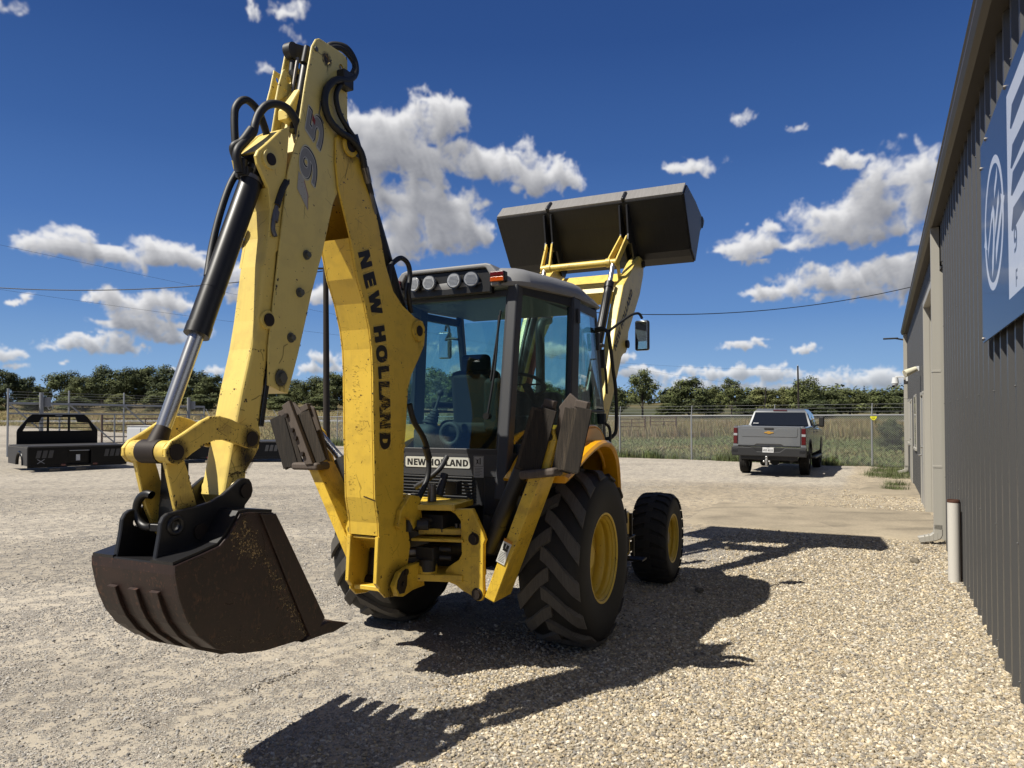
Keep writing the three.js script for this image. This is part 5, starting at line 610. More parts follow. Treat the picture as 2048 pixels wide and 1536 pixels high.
// ------------------------------------------------------------------ metal building along the right
{
  const B = thing('metal_building', 'long dark grey ribbed metal building with a light downspout along the right side', 'building', [BO[0], 0, BO[1]], -BA);
  const wallM = std({ color: L(0.080, 0.079, 0.078), roughness: 0.4, bumpMap: fineBump, bumpScale: 0.0005 }), trim = std({ color: L(0.42, 0.40, 0.35), roughness: 0.5 }), gutM = std({ color: L(0.105, 0.092, 0.078), roughness: 0.45 }), roofM = std({ color: L(0.3, 0.29, 0.27), roughness: 0.5 });
  const unit = 0.3048;   // one rib and the flat beside it
  const panelGeo = (h, y0) => { const o = []; for (let k = 0; k < 3; k++) { const z = k * unit; o.push([0, z], [0, z + 0.05], [-0.032, z + 0.075], [-0.032, z + 0.125], [0, z + 0.15]); for (const q of [0.205, 0.255]) o.push([0, z + q - 0.012], [-0.004, z + q - 0.006], [-0.004, z + q + 0.006], [0, z + q + 0.012]); } o.push([0, 3 * unit - 0.002]); const back = o.map(([x, z]) => [x + 0.006, z]).reverse(); return ready(plateXZ([...o, ...back], y0, y0 + h, [], 0)); };
  const full = panelGeo(4.36, -0.02), over = panelGeo(0.54, 3.80), w3 = unit * 3;
  for (let k = -6; k * w3 < 20.2; k++) { const t = k * w3, door = t + w3 > 6.35 && t < 9.7; const m = mesh('wall_panel', door ? over : full, wallM, B); m.position.z = -t - w3; }
  mesh('wall_core', [box(0.12, 2.15, 0.1, 0.2, 4.3, 12.6, 0), box(0.12, 2.15, -15.1, 0.2, 4.3, 10.6, 0), box(0.12, 4.06, -8.0, 0.2, 0.5, 3.6, 0), box(6.4, 2.3, -20.45, 12.6, 4.6, 0.12, 0), box(6.4, 2.3, 6.35, 12.6, 4.6, 0.12, 0), box(12.7, 2.15, -7, 0.12, 4.3, 27, 0)], wallM, B);
  // overhead door recess
  mesh('door_frame', [box(-0.01, 1.92, -9.76, 0.10, 3.84, 0.12, 0.004), box(-0.01, 1.92, -6.34, 0.10, 3.84, 0.12, 0.004), box(-0.01, 3.79, -8.05, 0.10, 0.10, 3.3, 0.004), box(0.22, 1.9, -9.72, 0.36, 3.8, 0.03, 0), box(0.22, 1.9, -6.38, 0.36, 3.8, 0.03, 0), box(0.22, 3.77, -8.05, 0.36, 0.03, 3.3, 0)], trim, B);
  const od = part('overhead_door', B); for (let k = 0; k < 7; k++) mesh('door_panel', [box(0.42, 0.28 + k * 0.545, -8.05, 0.05, 0.53, 3.36, 0.012)], std({ color: L(0.5, 0.49, 0.46), roughness: 0.5 }), od);
  // gutter and roof
  mesh('gutter', [plateXY([[-0.20, 4.43], [-0.205, 4.405], [-0.193, 4.395], [-0.190, 4.36], [-0.165, 4.325], [-0.12, 4.315], [-0.01, 4.335], [-0.01, 4.35], [-0.12, 4.33], [-0.16, 4.34], [-0.178, 4.37], [-0.185, 4.43]], -20.0, 6.2, [], 0)], gutM, B);
    mesh('roof', slab([[-0.13, 4.42, 6.5], [-0.13, 4.42, -20.2], [6.4, 4.95, -20.2], [6.4, 4.95, 6.5]], 0.05).concat(slab([[6.4, 4.95, 6.5], [6.4, 4.95, -20.2], [12.9, 4.42, -20.2], [12.9, 4.42, 6.5]], 0.05)), roofM, B);
  // downspouts
  for (const z of [-5.98, -19.85]) {
    const d = mesh('downspout', [plateXZ([[-0.135, z - 0.06], [-0.135, z - 0.025], [-0.128, z - 0.02], [-0.135, z - 0.012], [-0.135, z + 0.012], [-0.128, z + 0.02], [-0.135, z + 0.025], [-0.135, z + 0.06], [-0.035, z + 0.06], [-0.035, z - 0.06]], 0.2, 4.32, [], 0), plateZY([[z - 0.06, 0.26], [z - 0.06, 0.2], [z + 0.06, 0.2], [z + 0.06, 0.26]], -0.136, -0.034)], trim, B);
    mesh('elbow', [plateXY([[-0.034, 0.25], [-0.034, 0.12], [-0.06, 0.07], [-0.12, 0.04], [-0.30, -0.0], [-0.33, 0.08], [-0.18, 0.12], [-0.145, 0.15], [-0.136, 0.25]], z - 0.06, z + 0.06, [], 0.01), ...[0, 1, 2, 3].map((k) => box(-0.10 - k * 0.05, 0.105 - k * 0.014, z, 0.008, 0.10, 0.126, 0.002))], trim, d);
    for (const y of [1.05, 2.35]) mesh('strap', [box(-0.085, y, z, 0.108, 0.03, 0.13, 0.003)], trim, d);
  }
  // doors and windows beyond the overhead door
  for (const [t, lab] of [[10.9, 'near walk door'], [16.9, 'far walk door']]) { const d = mesh('door', [box(-0.03, 1.06, -t, 0.03, 2.1, 0.92, 0.004)], std({ color: L(0.36, 0.36, 0.345), roughness: 0.45 }), B); d.userData.label = lab; mesh('door_trim', [box(-0.02, 1.1, -t - 0.5, 0.07, 2.2, 0.07), box(-0.02, 1.1, -t + 0.5, 0.07, 2.2, 0.07), box(-0.02, 2.2, -t, 0.07, 0.07, 1.07)], trim, d); mesh('handle', [cyl([-0.07, 1.0, -t + 0.36], [-0.13, 1.0, -t + 0.36], 0.02), cyl([-0.125, 1.0, -t + 0.38], [-0.125, 1.0, -t + 0.25], 0.012), cyl([-0.06, 1.16, -t + 0.36], [-0.085, 1.16, -t + 0.36], 0.03)], M.chrome, d); }
  for (const [t, lab] of [[14.4, 'near window'], [18.8, 'far window']]) { const w = mesh('window', [box(-0.015, 1.62, -t - 0.56, 0.06, 1.3, 0.06), box(-0.015, 1.62, -t + 0.56, 0.06, 1.3, 0.06), box(-0.015, 2.25, -t, 0.06, 0.06, 1.18), box(-0.02, 0.98, -t, 0.09, 0.06, 1.24), box(-0.025, 1.62, -t, 0.03, 1.22, 0.035)], trim, B); w.userData.label = lab; mesh('pane', [box(-0.024, 1.62, -t, 0.03, 1.24, 1.06, 0)], M.darkGlass, w); }
  const sc = []; seed = 77; for (let k = -6; k < 22; k++) for (const y of [0.12, 0.95, 1.9, 2.9, 3.9]) sc.push(cyl([-0.033, y, -k * w3 + 0.1 - w3], [-0.04, y, -k * w3 + 0.1 - w3], 0.007, 0.006, 6), cyl([0, y, -k * w3 + 0.23 - w3], [-0.007, y, -k * w3 + 0.23 - w3], 0.007, 0.006, 6)); tag(mesh('screws', sc.filter((g) => { g.computeBoundingSphere(); const z = -g.boundingSphere.center.z; return z < 6.1 || z > 9.9; }), wallM, B), 'screw heads of the wall panels', null, null, 'stuff');

  const P = (x, y, z) => { const v = new THREE.Vector3(x, y, z).applyAxisAngle(new THREE.Vector3(0, 1, 0), -BA); return [BO[0] + v.x, v.y, BO[1] + v.z]; };
  // sign
  const S = thing('business_sign', 'large blue and white business sign bolted high on the grey metal wall', 'sign', P(-0.06, 0.103, 0.56), -BA); S.scale.y = 0.934;
  mesh('sign_panel', [box(-0.005, 3.11, 0.85, 0.01, 1.58, 4.9, 0)], std({ color: L(0.045, 0.07, 0.125), roughness: 0.25 }), S);
  mesh('print', [quad([-0.0125, 2.32, -1.6], [-0.0125, 2.32, 3.3], [-0.0125, 3.9, 3.3], [-0.0125, 3.9, -1.6])], phys({ color: L(1, 1, 1), roughness: 0.35, clearcoat: 0.15, map: canvasTex(2048, 660, (c, w, h) => {
    const k = w / 4.9, X = (t) => (1.6 - t) * k, Y = (y) => (3.9 - y) * h / 1.58;   // t: metres along the wall
    c.fillStyle = '#2e4263'; c.fillRect(0, 0, w, h); c.fillStyle = '#d5dcea'; c.beginPath(); c.moveTo(X(0.36), Y(3.78)); c.lineTo(w, Y(3.78)); c.lineTo(w, Y(2.47)); c.lineTo(X(0.36), Y(2.47)); c.fill();
    c.strokeStyle = '#d5dcea'; c.lineWidth = 24; c.beginPath(); c.ellipse(X(0.97), Y(3.12), 0.42 * k, 0.45 * h / 1.58, 0, 0, 7); c.stroke();
    c.fillStyle = '#d5dcea'; const poly = (p) => { c.beginPath(); p.forEach(([t, y], i) => (i ? c.lineTo(X(t), Y(y)) : c.moveTo(X(t), Y(y)))); c.fill(); };
    poly([[1.46, 3.06], [1.30, 3.0], [1.36, 3.16]]); poly([[0.48, 3.18], [0.64, 3.24], [0.58, 3.08]]);
    poly([[1.26, 3.0], [1.08, 3.2], [1.08, 3.13], [1.26, 2.92]]); poly([[1.08, 3.22], [0.98, 3.26], [0.92, 3.2], [0.92, 3.0], [0.99, 3.0], [0.99, 3.18], [1.08, 3.14]]); poly([[0.99, 3.04], [1.06, 2.86], [1.06, 2.74], [1.0, 2.8], [0.92, 3.0]]); poly([[0.92, 3.36], [0.78, 3.48], [0.78, 3.40], [0.92, 3.28]]); poly([[0.90, 3.1], [0.72, 3.3], [0.72, 3.2], [0.90, 3.0]]); poly([[0.88, 2.92], [0.60, 3.2], [0.60, 3.1], [0.88, 2.8]]);
    c.fillStyle = '#3f4757'; for (const [y, a] of [[3.62, 0.1], [3.37, 0.1], [3.20, 0.1], [2.98, 0.1]]) poly([[0.245, y - 0.09], [0.17, y + 0.03], [-0.55, y + 0.03], [-0.55, y - 0.05], [0.2, y - 0.11]]);
    c.fillStyle = '#3f4757'; c.font = 'bold 92px sans-serif'; c.textBaseline = 'middle'; c.fillText('9', X(0.17), Y(2.80)); c.font = 'bold 60px sans-serif'; c.fillText('F', X(0.13), Y(2.56));
  }) }), S, true);
  for (const [y, z] of [[3.86, -1.3], [3.86, -0.4], [2.35, -1.57], [3.72, -1.57]]) mesh('mounting_bolt', [cyl([-0.012, y, z], [-0.024, y, z], 0.016, 0.014, 8)], M.steel, S);
  // bollard
  const bo = thing('bollard', 'white steel pipe bollard with a rusty open top by the metal wall', 'bollard', [4.60, 0, -7.42]);
  mesh('pipe', [new THREE.LatheGeometry([[0.047, 0.6], [0.047, 0.845], [0.055, 0.855], [0.0565, 0.845], [0.0565, -0.1]].map((p) => new THREE.Vector2(...p)), 32)], std({ color: L(0.66, 0.63, 0.57), roughness: 0.55 }), bo);
  mesh('rusty_rim', [new THREE.LatheGeometry([[0.001, 0.80], [0.046, 0.80], [0.046, 0.856], [0.0575, 0.86], [0.0578, 0.83]].map((p) => new THREE.Vector2(...p)), 32), box(0.052, 0.42, 0.012, 0.014, 0.84, 0.04)], M.rust, bo);
  // cameras and lamp
  const cA = thing('security_camera', 'white dome security camera on an arm at the building corner', 'camera', P(-0.1, 0, -19.7), -BA);
  mesh('bracket', [box(-0.12, 3.0, 0, 0.3, 0.05, 0.06), box(0.05, 2.96, 0, 0.05, 0.2, 0.12)], M.white, cA); mesh('housing', [cyl([-0.27, 2.80, 0], [-0.27, 2.99, 0], 0.105, 0.08)], M.white, cA); mesh('lens', [new THREE.SphereGeometry(0.085, 20, 14).translate(-0.27, 2.78, 0)], M.white, cA); mesh('lens_ring', [cyl([-0.30, 2.72, 0.05], [-0.335, 2.70, 0.09], 0.035)], M.blackGloss, cA);
  const cB = thing('flood_light', 'pair of small cream spot lamps on the wall above the walk door', 'wall lamp', P(-0.06, 0, -11.6), -BA);
  mesh('mount', [box(-0.02, 2.74, 0, 0.05, 0.1, 0.1)], M.white, cB); for (const k of [-1, 1]) mesh('lamp_head', [cyl([-0.05, 2.74, k * 0.03], [-0.26, 2.64, k * 0.12], 0.05, 0.075)], std({ color: L(0.7, 0.66, 0.5), roughness: 0.5 }), cB);
  const wl = thing('wall_lamp', 'flat dark lamp head jutting out under the far end of the gutter', 'wall lamp', P(-0.1, 0.3, -20.0), -BA); mesh('lamp_head', [box(-0.38, 3.93, 0, 0.42, 0.04, 0.18, 0.015)], M.cab, wl); mesh('arm', [cyl([0.08, 3.85, 0], [-0.25, 3.93, 0], 0.025)], M.cab, wl);
}

// ------------------------------------------------------------------ pickup truck
{
  const T = thing('pickup_truck', 'silver grey pickup truck parked facing the chain link fence', 'truck', [7.58, 0, -21.0], -THREE.MathUtils.degToRad(28)); T.rotation.z = -0.012;
  const silver = phys({ color: L(0.225, 0.235, 0.245), metalness: 0.4, roughness: 0.34, clearcoat: 1, clearcoatRoughness: 0.06 }), blk = std({ color: L(0.016, 0.016, 0.017), roughness: 0.6 }), tyre = std({ color: L(0.045, 0.043, 0.04), roughness: 0.9, map: dustTex });
  const arch = (zc, r, n = 9) => Array.from({ length: n }, (_, i) => { const a = Math.PI * (i / (n - 1)); return [zc - Math.cos(a) * r * -1 * -1, 0.66 + Math.sin(a) * r * 0.82]; });
  const low = [[0.0, 0.78], [-0.72, 0.72], ...arch(-1.25, 0.53).map(([z, y]) => [z, y]).sort((a, b) => b[0] - a[0]), [-1.82, 0.62], [-4.5, 0.62], ...arch(-5.15, 0.53).sort((a, b) => b[0] - a[0]), [-5.85, 0.7], [-6.0, 0.9], [-5.95, 1.25], [-5.6, 1.33], [-4.55, 1.38], [-4.4, 1.40], [-2.15, 1.42], [-2.1, 1.49], [0.0, 1.475]];
  mesh('body', [plateZY(low, 0.86, 1.02, [], 0.05, 4), plateZY(low, -1.02, -0.86, [], 0.05, 4), box(0, 1.1, -3.3, 1.75, 0.55, 2.4, 0.03), box(0, 1.15, -5.2, 1.8, 0.4, 1.5, 0.05), box(0, 0.92, -1.1, 1.74, 0.1, 2.1, 0.01)], silver, T);
  const belt = 1.41, roofY = 2.02; const gh = [[[0.97, belt, -2.16], [-0.97, belt, -2.16], [-0.97, belt, -4.55], [0.97, belt, -4.55]], [[0.80, 1.93, -2.36], [-0.80, 1.93, -2.36], [-0.80, 1.93, -3.85], [0.80, 1.93, -3.85]], [[0.72, roofY, -2.50], [-0.72, roofY, -2.50], [-0.72, roofY, -3.75], [0.72, roofY, -3.75]]];
  mesh('cab', [loft(gh)], silver, T);
  mesh('rear_window', slab([[-0.87, 1.50, -2.165], [0.87, 1.50, -2.165], [0.755, 1.91, -2.325], [-0.755, 1.91, -2.325]], 0.02), M.darkGlass, T);
  mesh('window_sticker', [quad([-0.80, 1.535, -2.155], [-0.62, 1.535, -2.155], [-0.62, 1.575, -2.17], [-0.80, 1.575, -2.17])], decal(128, 32, (c) => { c.fillStyle = '#e8e8e8'; c.beginPath(); c.arc(18, 16, 12, 0, 7); c.fill(); c.fillRect(40, 10, 80, 12); }), T, true);
  for (const s of [1, -1]) { mesh('side_window', slab([[0.965 * s, 1.47, -2.35], [0.955 * s, 1.47, -3.25], [0.83 * s, 1.88, -3.25], [0.82 * s, 1.88, -2.5]], 0.02), M.darkGlass, T); mesh('side_window', slab([[0.965 * s, 1.47, -3.33], [0.96 * s, 1.47, -4.3], [0.83 * s, 1.88, -3.85], [0.83 * s, 1.88, -3.33]], 0.02), M.darkGlass, T); mesh('side_mirror', [box(s * 1.11, 1.62, -4.1, 0.17, 0.36, 0.14, 0.05), box(s * 1.04, 1.5, -4.1, 0.14, 0.06, 0.06)], blk, T); mesh('door_seam', [box(s * 1.019, 1.05, -3.28, 0.006, 0.7, 0.012, 0), box(s * 1.019, 1.05, -2.2, 0.006, 0.75, 0.012, 0)], blk, T); mesh('door_handle', [box(s * 1.03, 1.3, -2.5, 0.03, 0.04, 0.2), box(s * 1.03, 1.3, -3.55, 0.03, 0.04, 0.2)], silver, T); mesh('running_board', [box(s * 1.03, 0.5, -3.2, 0.16, 0.05, 2.2)], M.steel, T); mesh('arch_trim', [new THREE.TorusGeometry(0.53, 0.035, 8, 20, Math.PI).rotateY(Math.PI / 2).scale(1, 0.84, 1).translate(s * 1.0, 0.64, -1.25)], blk, T); }
  mesh('third_brake_light', [box(0, 1.975, -2.385, 0.42, 0.05, 0.05, 0.01)], std({ color: L(0.10, 0.03, 0.04), roughness: 0.3 }), T);
  const tg = mesh('tailgate', [plateXY([[-0.875, 0.90], [-0.42, 0.90], [-0.34, 0.95], [0.34, 0.95], [0.42, 0.90], [0.875, 0.90], [0.88, 1.44], [0.86, 1.485], [-0.86, 1.485], [-0.88, 1.44]], -0.06, 0.03, [], 0.02, 3)], silver, T);
  mesh('recess', [plateXY([[-0.76, 1.17], [0.76, 1.17], [0.79, 1.22], [0.79, 1.42], [0.24, 1.42], [0.16, 1.37], [-0.16, 1.37], [-0.24, 1.42], [-0.79, 1.42], [-0.79, 1.22]], 0.025, 0.042, [], 0.012, 3)], silver, tg);
  mesh('latch_handle', [box(0, 1.41, 0.04, 0.26, 0.055, 0.03, 0.015)], blk, tg);
  mesh('emblem', [plateXY([[-0.13, 1.275], [-0.05, 1.275], [-0.04, 1.255], [0.055, 1.255], [0.065, 1.275], [0.14, 1.28], [0.125, 1.315], [0.05, 1.315], [0.04, 1.335], [-0.05, 1.335], [-0.06, 1.315], [-0.115, 1.31]], 0.04, 0.056, [], 0.004)], std({ color: L(0.75, 0.42, 0.08), metalness: 0.5, roughness: 0.35 }), tg);
  for (const s of [1, -1]) { const l = mesh('tail_lamp', [plateXY([[s * 0.90, 0.95], [s * 1.015, 0.95], [s * 1.01, 1.42], [s * 0.90, 1.42]].slice()[s > 0 ? 'slice' : 'reverse'](), -0.05, 0.025, [], 0.012)], M.red, T); mesh('reverse_lens', [box(s * 0.955, 1.225, 0.022, 0.11, 0.07, 0.02, 0.008)], M.lens, l); mesh('corner_panel', [box(s * 0.95, 0.90, -0.01, 0.15, 0.07, 0.06, 0.01)], silver, T); }
  const bp = mesh('bumper', [plateXY([[-1.03, 0.60], [1.03, 0.60], [1.05, 0.68], [1.05, 0.86], [0.48, 0.86], [0.32, 0.74], [-0.32, 0.74], [-0.48, 0.86], [-1.05, 0.86], [-1.05, 0.68]], 0.0, 0.17, [], 0.025, 3), box(0, 0.76, 0.06, 1.0, 0.2, 0.1, 0.01), box(0, 0.55, 0.02, 1.6, 0.12, 0.1, 0.02)], blk, T);
  for (const s of [1, -1]) mesh('step_pocket', [box(s * 0.94, 0.75, 0.165, 0.16, 0.09, 0.02, 0.01)], M.blackGloss, bp);
  mesh('license_plate', [quad([-0.155, 0.715, 0.178], [0.155, 0.715, 0.178], [0.155, 0.865, 0.178], [-0.155, 0.865, 0.178])], label(256, 128, (c) => { c.fillStyle = '#dedede'; c.fillRect(0, 0, 256, 128); c.fillStyle = '#2a2a2a'; c.font = 'bold 24px sans-serif'; c.textAlign = 'center'; c.fillText('TEXAS', 128, 26); c.font = 'bold 60px sans-serif'; const w = c.measureText('VRZ-8533').width; c.save(); c.translate(128, 100); c.scale(236 / w, 1.15); c.fillText('VRZ-8533', 0, 0); c.restore(); }), bp, true);
  mesh('tow_hitch', [box(-0.02, 0.50, 0.22, 0.07, 0.07, 0.3, 0.01), box(-0.02, 0.44, 0.33, 0.06, 0.2, 0.06, 0.01), new THREE.SphereGeometry(0.04, 14, 10).translate(-0.02, 0.585, 0.33), new THREE.SphereGeometry(0.035, 14, 10).translate(-0.09, 0.46, 0.33), new THREE.SphereGeometry(0.035, 14, 10).translate(0.06, 0.46, 0.33)], M.chrome, T);
  mesh('underbody', [box(0, 0.55, -3.0, 0.9, 0.16, 5.6, 0.03), cyl([-0.8, 0.42, -1.25], [0.8, 0.42, -1.25], 0.07), cyl([0, 0.42, -1.25], [0, 0.44, -1.1], 0.16), cyl([0.62, 0.47, -0.1], [0.55, 0.5, -1.0], 0.055)], blk, T);
  for (const s of [1, -1]) for (const z of [-1.25, -5.15]) { const w = part('wheel', T); w.position.set(s * 0.87, 0.415, z); mesh('tyre', [new THREE.LatheGeometry([[0.25, -0.13], [0.33, -0.145], [0.40, -0.13], [0.42, -0.09], [0.42, -0.045], [0.412, -0.04], [0.412, -0.03], [0.42, -0.025], [0.42, 0.025], [0.412, 0.03], [0.412, 0.04], [0.42, 0.045], [0.42, 0.09], [0.40, 0.13], [0.33, 0.145], [0.25, 0.13]].map((p) => new THREE.Vector2(...p)), 44).rotateZ(Math.PI / 2)], tyre, w); mesh('rim', [cyl([-0.1, 0, 0], [0.1, 0, 0], 0.25, 0.25, 28), cyl([s * 0.1, 0, 0], [s * 0.13, 0, 0], 0.1, 0.08, 16)], M.steel, w); }
}

// ------------------------------------------------------------------ truck beds by the gate
{
  const bedM = phys({ color: L(0.003, 0.003, 0.004), roughness: 0.3, specularIntensity: 0.4 }), deckM = std({ color: L(0.07, 0.07, 0.074), roughness: 0.55, map: steelTex });
  function flatbed(pos, turn, W, D, lab, group, head) {
    const T = thing('flatbed', lab, 'truck bed', pos, turn, group); const h = 0.76, w = W / 2;
    mesh('deck', [box(0, h - 0.02, -D / 2, W, 0.05, D, 0.008)], deckM, T);
    mesh('rear_skirt', [box(-w * 0.62, h * 0.53, -0.06, W * 0.38, h * 0.86, 0.08, 0.01), box(w * 0.62, h * 0.53, -0.06, W * 0.38, h * 0.86, 0.08, 0.01), box(0, h * 0.45, -0.2, W * 0.26, h * 0.7, 0.06, 0.01), box(0, h - 0.09, -0.05, W * 0.26, 0.12, 0.08, 0.01), box(0, 0.12, -0.06, W * 0.98, 0.07, 0.1, 0.01)], bedM, T);
    for (const s of [-1, 1]) { mesh('side_skirt', [plateZY([[-0.02, h - 0.05], [-0.02, 0.14], [-0.55, 0.14], [-0.58, 0.3], [-0.72, 0.5], [-0.95, 0.58], [-1.2, 0.5], [-1.34, 0.3], [-1.37, 0.14], [-D, 0.14], [-D, h - 0.05]], s * w - 0.02, s * w + 0.02, [], 0.006)], deckM, T); mesh('wheel_arch', [new THREE.TorusGeometry(0.42, 0.05, 8, 20, Math.PI).rotateY(Math.PI / 2).translate(s * (w + 0.01), 0.14, -0.96)], bedM, T); mesh('tail_lamp', [box(s * w * 0.32, 0.14, -0.005, 0.14, 0.07, 0.03, 0.01)], M.red, T);
      for (const k of [0, 1, 2]) mesh('light_slot', [plateXY([[0, 0], [0.12, 0], [0.17, 0.24], [0.05, 0.24]].map(([x, y]) => [x + s * w * 0.68 + (k - 1) * 0.17 - 0.08, y + 0.38]), -0.02, -0.014, [], 0)], std({ color: L(0.05, 0.05, 0.052), roughness: 0.35 }), T); }
    mesh('step_bar', [box(0, h - 0.16, -0.03, W * 0.2, 0.025, 0.06, 0.005)], M.alu, T); mesh('tag_plate', [box(0.0, 0.36, -0.165, 0.12, 0.2, 0.01, 0.003)], M.white, T);
    mesh('badge', [plateXY([[0, 0.19], [0.1, 0.26], [0.2, 0.19], [0.2, 0.21], [0.12, 0.27], [0.2, 0.33], [0.2, 0.35], [0.1, 0.285], [0, 0.35], [0, 0.33], [0.08, 0.27], [0, 0.21]].map(([x, y]) => [x - w * 0.82, y]), -0.02, -0.013, [], 0)], M.galv, T);
    if (head) {
      const H = part('headboard', T), fw = w * 0.86, tw = w * 0.62, y0 = h, y1 = 1.2, y2 = 1.8, z = -D + 0.05;
      mesh('lower_panel', [box(0, (y0 + y1) / 2, z, fw * 2, y1 - y0, 0.06, 0.01)], bedM, H);
      mesh('frame', [plateXY([[-fw, y1], [fw, y1], [fw * 0.98, y1 + 0.08], [tw * 1.02, y2 - 0.1], [tw * 0.9, y2], [-tw * 0.9, y2], [-tw * 1.02, y2 - 0.1], [-fw * 0.98, y1 + 0.08]], z - 0.03, z + 0.03, [[[-fw * 0.86, y1 + 0.02], [fw * 0.86, y1 + 0.02], [tw * 1.05, y2 - 0.30], [tw * 0.66, y2 - 0.28], [tw * 0.58, y2 - 0.1], [-tw * 0.58, y2 - 0.1], [-tw * 0.66, y2 - 0.28], [-tw * 1.05, y2 - 0.30]]], 0.006)], bedM, H);
      for (const x of [-fw * 0.26, fw * 0.26]) mesh('upright', [box(x, 1.46, z, 0.07, 0.56, 0.05)], bedM, H); for (const [y, q] of [[1.33, 0.84], [1.47, 0.76], [1.60, 0.6]]) mesh('slat', [box(0, y, z - 0.01, fw * 2 * q, 0.028, 0.03)], bedM, H);
      mesh('lettering', [quad([-0.26, 1.735, z + 0.032], [0.26, 1.735, z + 0.032], [0.26, 1.79, z + 0.032], [-0.26, 1.79, z + 0.032])], decal(512, 56, (c) => { c.fillStyle = '#b9b9b9'; c.font = 'bold 54px sans-serif'; c.textAlign = 'center'; c.textBaseline = 'middle'; c.fillText('LEGEND', 256, 30); }), H, true);
    }
    for (const x of [-0.7, 0.05]) { const b = mesh('wood_block', [box(0, 0.045, 0, 0.3, 0.09, 0.14, 0.01)], std({ color: L(0.42, 0.38, 0.32), roughness: 0.9, map: concTex })); b.position.set(pos[0] + Math.cos(turn) * x - Math.sin(turn) * 0.02, 0.0, pos[2] - Math.sin(turn) * x); b.rotation.y = turn + x * 0.3; tag(b, `pale timber block under the ${head ? 'headboard' : 'rear'} flatbed, ${x < 0 ? 'left' : 'middle'} one`, 'wood block'); }
    return T;
  }
  flatbed([-14.33, 0.06, -23.56], 0.806, 2.9, 2.6, 'black skirted flatbed with headboard on the gravel by the gate', null, true);
  flatbed([-11.0, 0.06, -27.6], 0.12, 4.7, 2.4, 'low black flatbed behind the digging arm, without headboard', null, false);
  const C = thing('service_body', 'white service body cabinet with doors standing behind the black flatbed', 'cabinet', [-13.9, 0.05, -27.2], -0.25);
  mesh('cabinet', [box(0, 0.68, -0.5, 2.0, 1.36, 1.0, 0.02)], M.white, C); for (const [x, w] of [[-0.68, 0.62], [0.0, 0.66], [0.68, 0.62]]) { const d = mesh('door', [box(x, 0.68, 0.01, w, 1.24, 0.025, 0.01)], M.white, C); mesh('latch', [box(x + w * 0.36, 0.95, 0.03, 0.05, 0.13, 0.02, 0.01), box(x + w * 0.36, 0.45, 0.03, 0.05, 0.13, 0.02, 0.01)], M.black, d); } mesh('top_plate', [box(0, 1.375, -0.5, 2.04, 0.02, 1.04, 0.004)], M.white, C);
}

// ------------------------------------------------------------------ fences and gate
const along = (p, d, s, w = 0) => [p[0] + d[0] * s - d[1] * w, p[1] + d[1] * s + d[0] * w];
function chainLink(parent, p, d, s0, s1, y0, y1, step = 0.075) {
  const list = [], H = y1 - y0; for (let s = s0 - H; s < s1; s += step) for (const k of [1, -1]) { let a = s, b = s + H, ya = k > 0 ? y0 : y1, yb = k > 0 ? y1 : y0; if (a < s0) { ya += k * (s0 - a); a = s0; } if (b > s1) { yb -= k * (b - s1); b = s1; } if (b - a < 0.02) continue; const A = along(p, d, a), B = along(p, d, b), g = new THREE.CylinderGeometry(0.0034, 0.0034, 1, 3, 1, true); const va = new THREE.Vector3(A[0], ya, A[1]), vb = new THREE.Vector3(B[0], yb, B[1]), dir = vb.clone().sub(va), l = dir.length(); g.scale(1, l, 1).applyQuaternion(new THREE.Quaternion().setFromUnitVectors(new THREE.Vector3(0, 1, 0), dir.normalize())); const c = va.add(vb).multiplyScalar(0.5); list.push(g.translate(c.x, c.y, c.z)); }
  tag(mesh('chain_link', list, M.wire, parent), 'woven chain link wire', null, null, 'stuff');
}
function fence(name, lab, p, d, len, gap, arms) {
  const T = thing(name, lab, 'fence'); const at = (s, y) => { const q = along(p, d, s); return [q[0], y, q[1]]; };
  for (let s = 0; s <= len + 0.01; s += gap) { const a = along(p, d, s, 0), po = mesh('post', [cyl([a[0], -0.1, a[1]], [a[0], 1.88, a[1]], 0.034, 0.034, 10)], M.galv, T); const b = along(p, d, s, arms); mesh('barb_arm', [cyl([a[0], 1.86, a[1]], [b[0], 2.26, b[1]], 0.02, 0.016, 6)], M.galv, po); }
  mesh('top_rail', [cyl(at(0, 1.83), at(len, 1.83), 0.026, 0.026, 8)], M.galv, T);
  for (let k = 0; k < 3; k++) { const w = arms * (0.3 + k * 0.34), y = 1.97 + k * 0.13, a = along(p, d, 0, w), b = along(p, d, len, w); mesh('barbed_wire', [cyl([a[0], y, a[1]], [b[0], y, b[1]], 0.004, 0.004, 4)], M.wire, T); }
  chainLink(T, p, d, 0, len, 0.03, 1.82);
  return T;
}
const CORNER = [-13.75, -47.3];
fence('chain_link_fence', 'galvanised chain link fence with barbed wire behind the parked truck', CORNER, LD, 41, 3.45, -0.06);
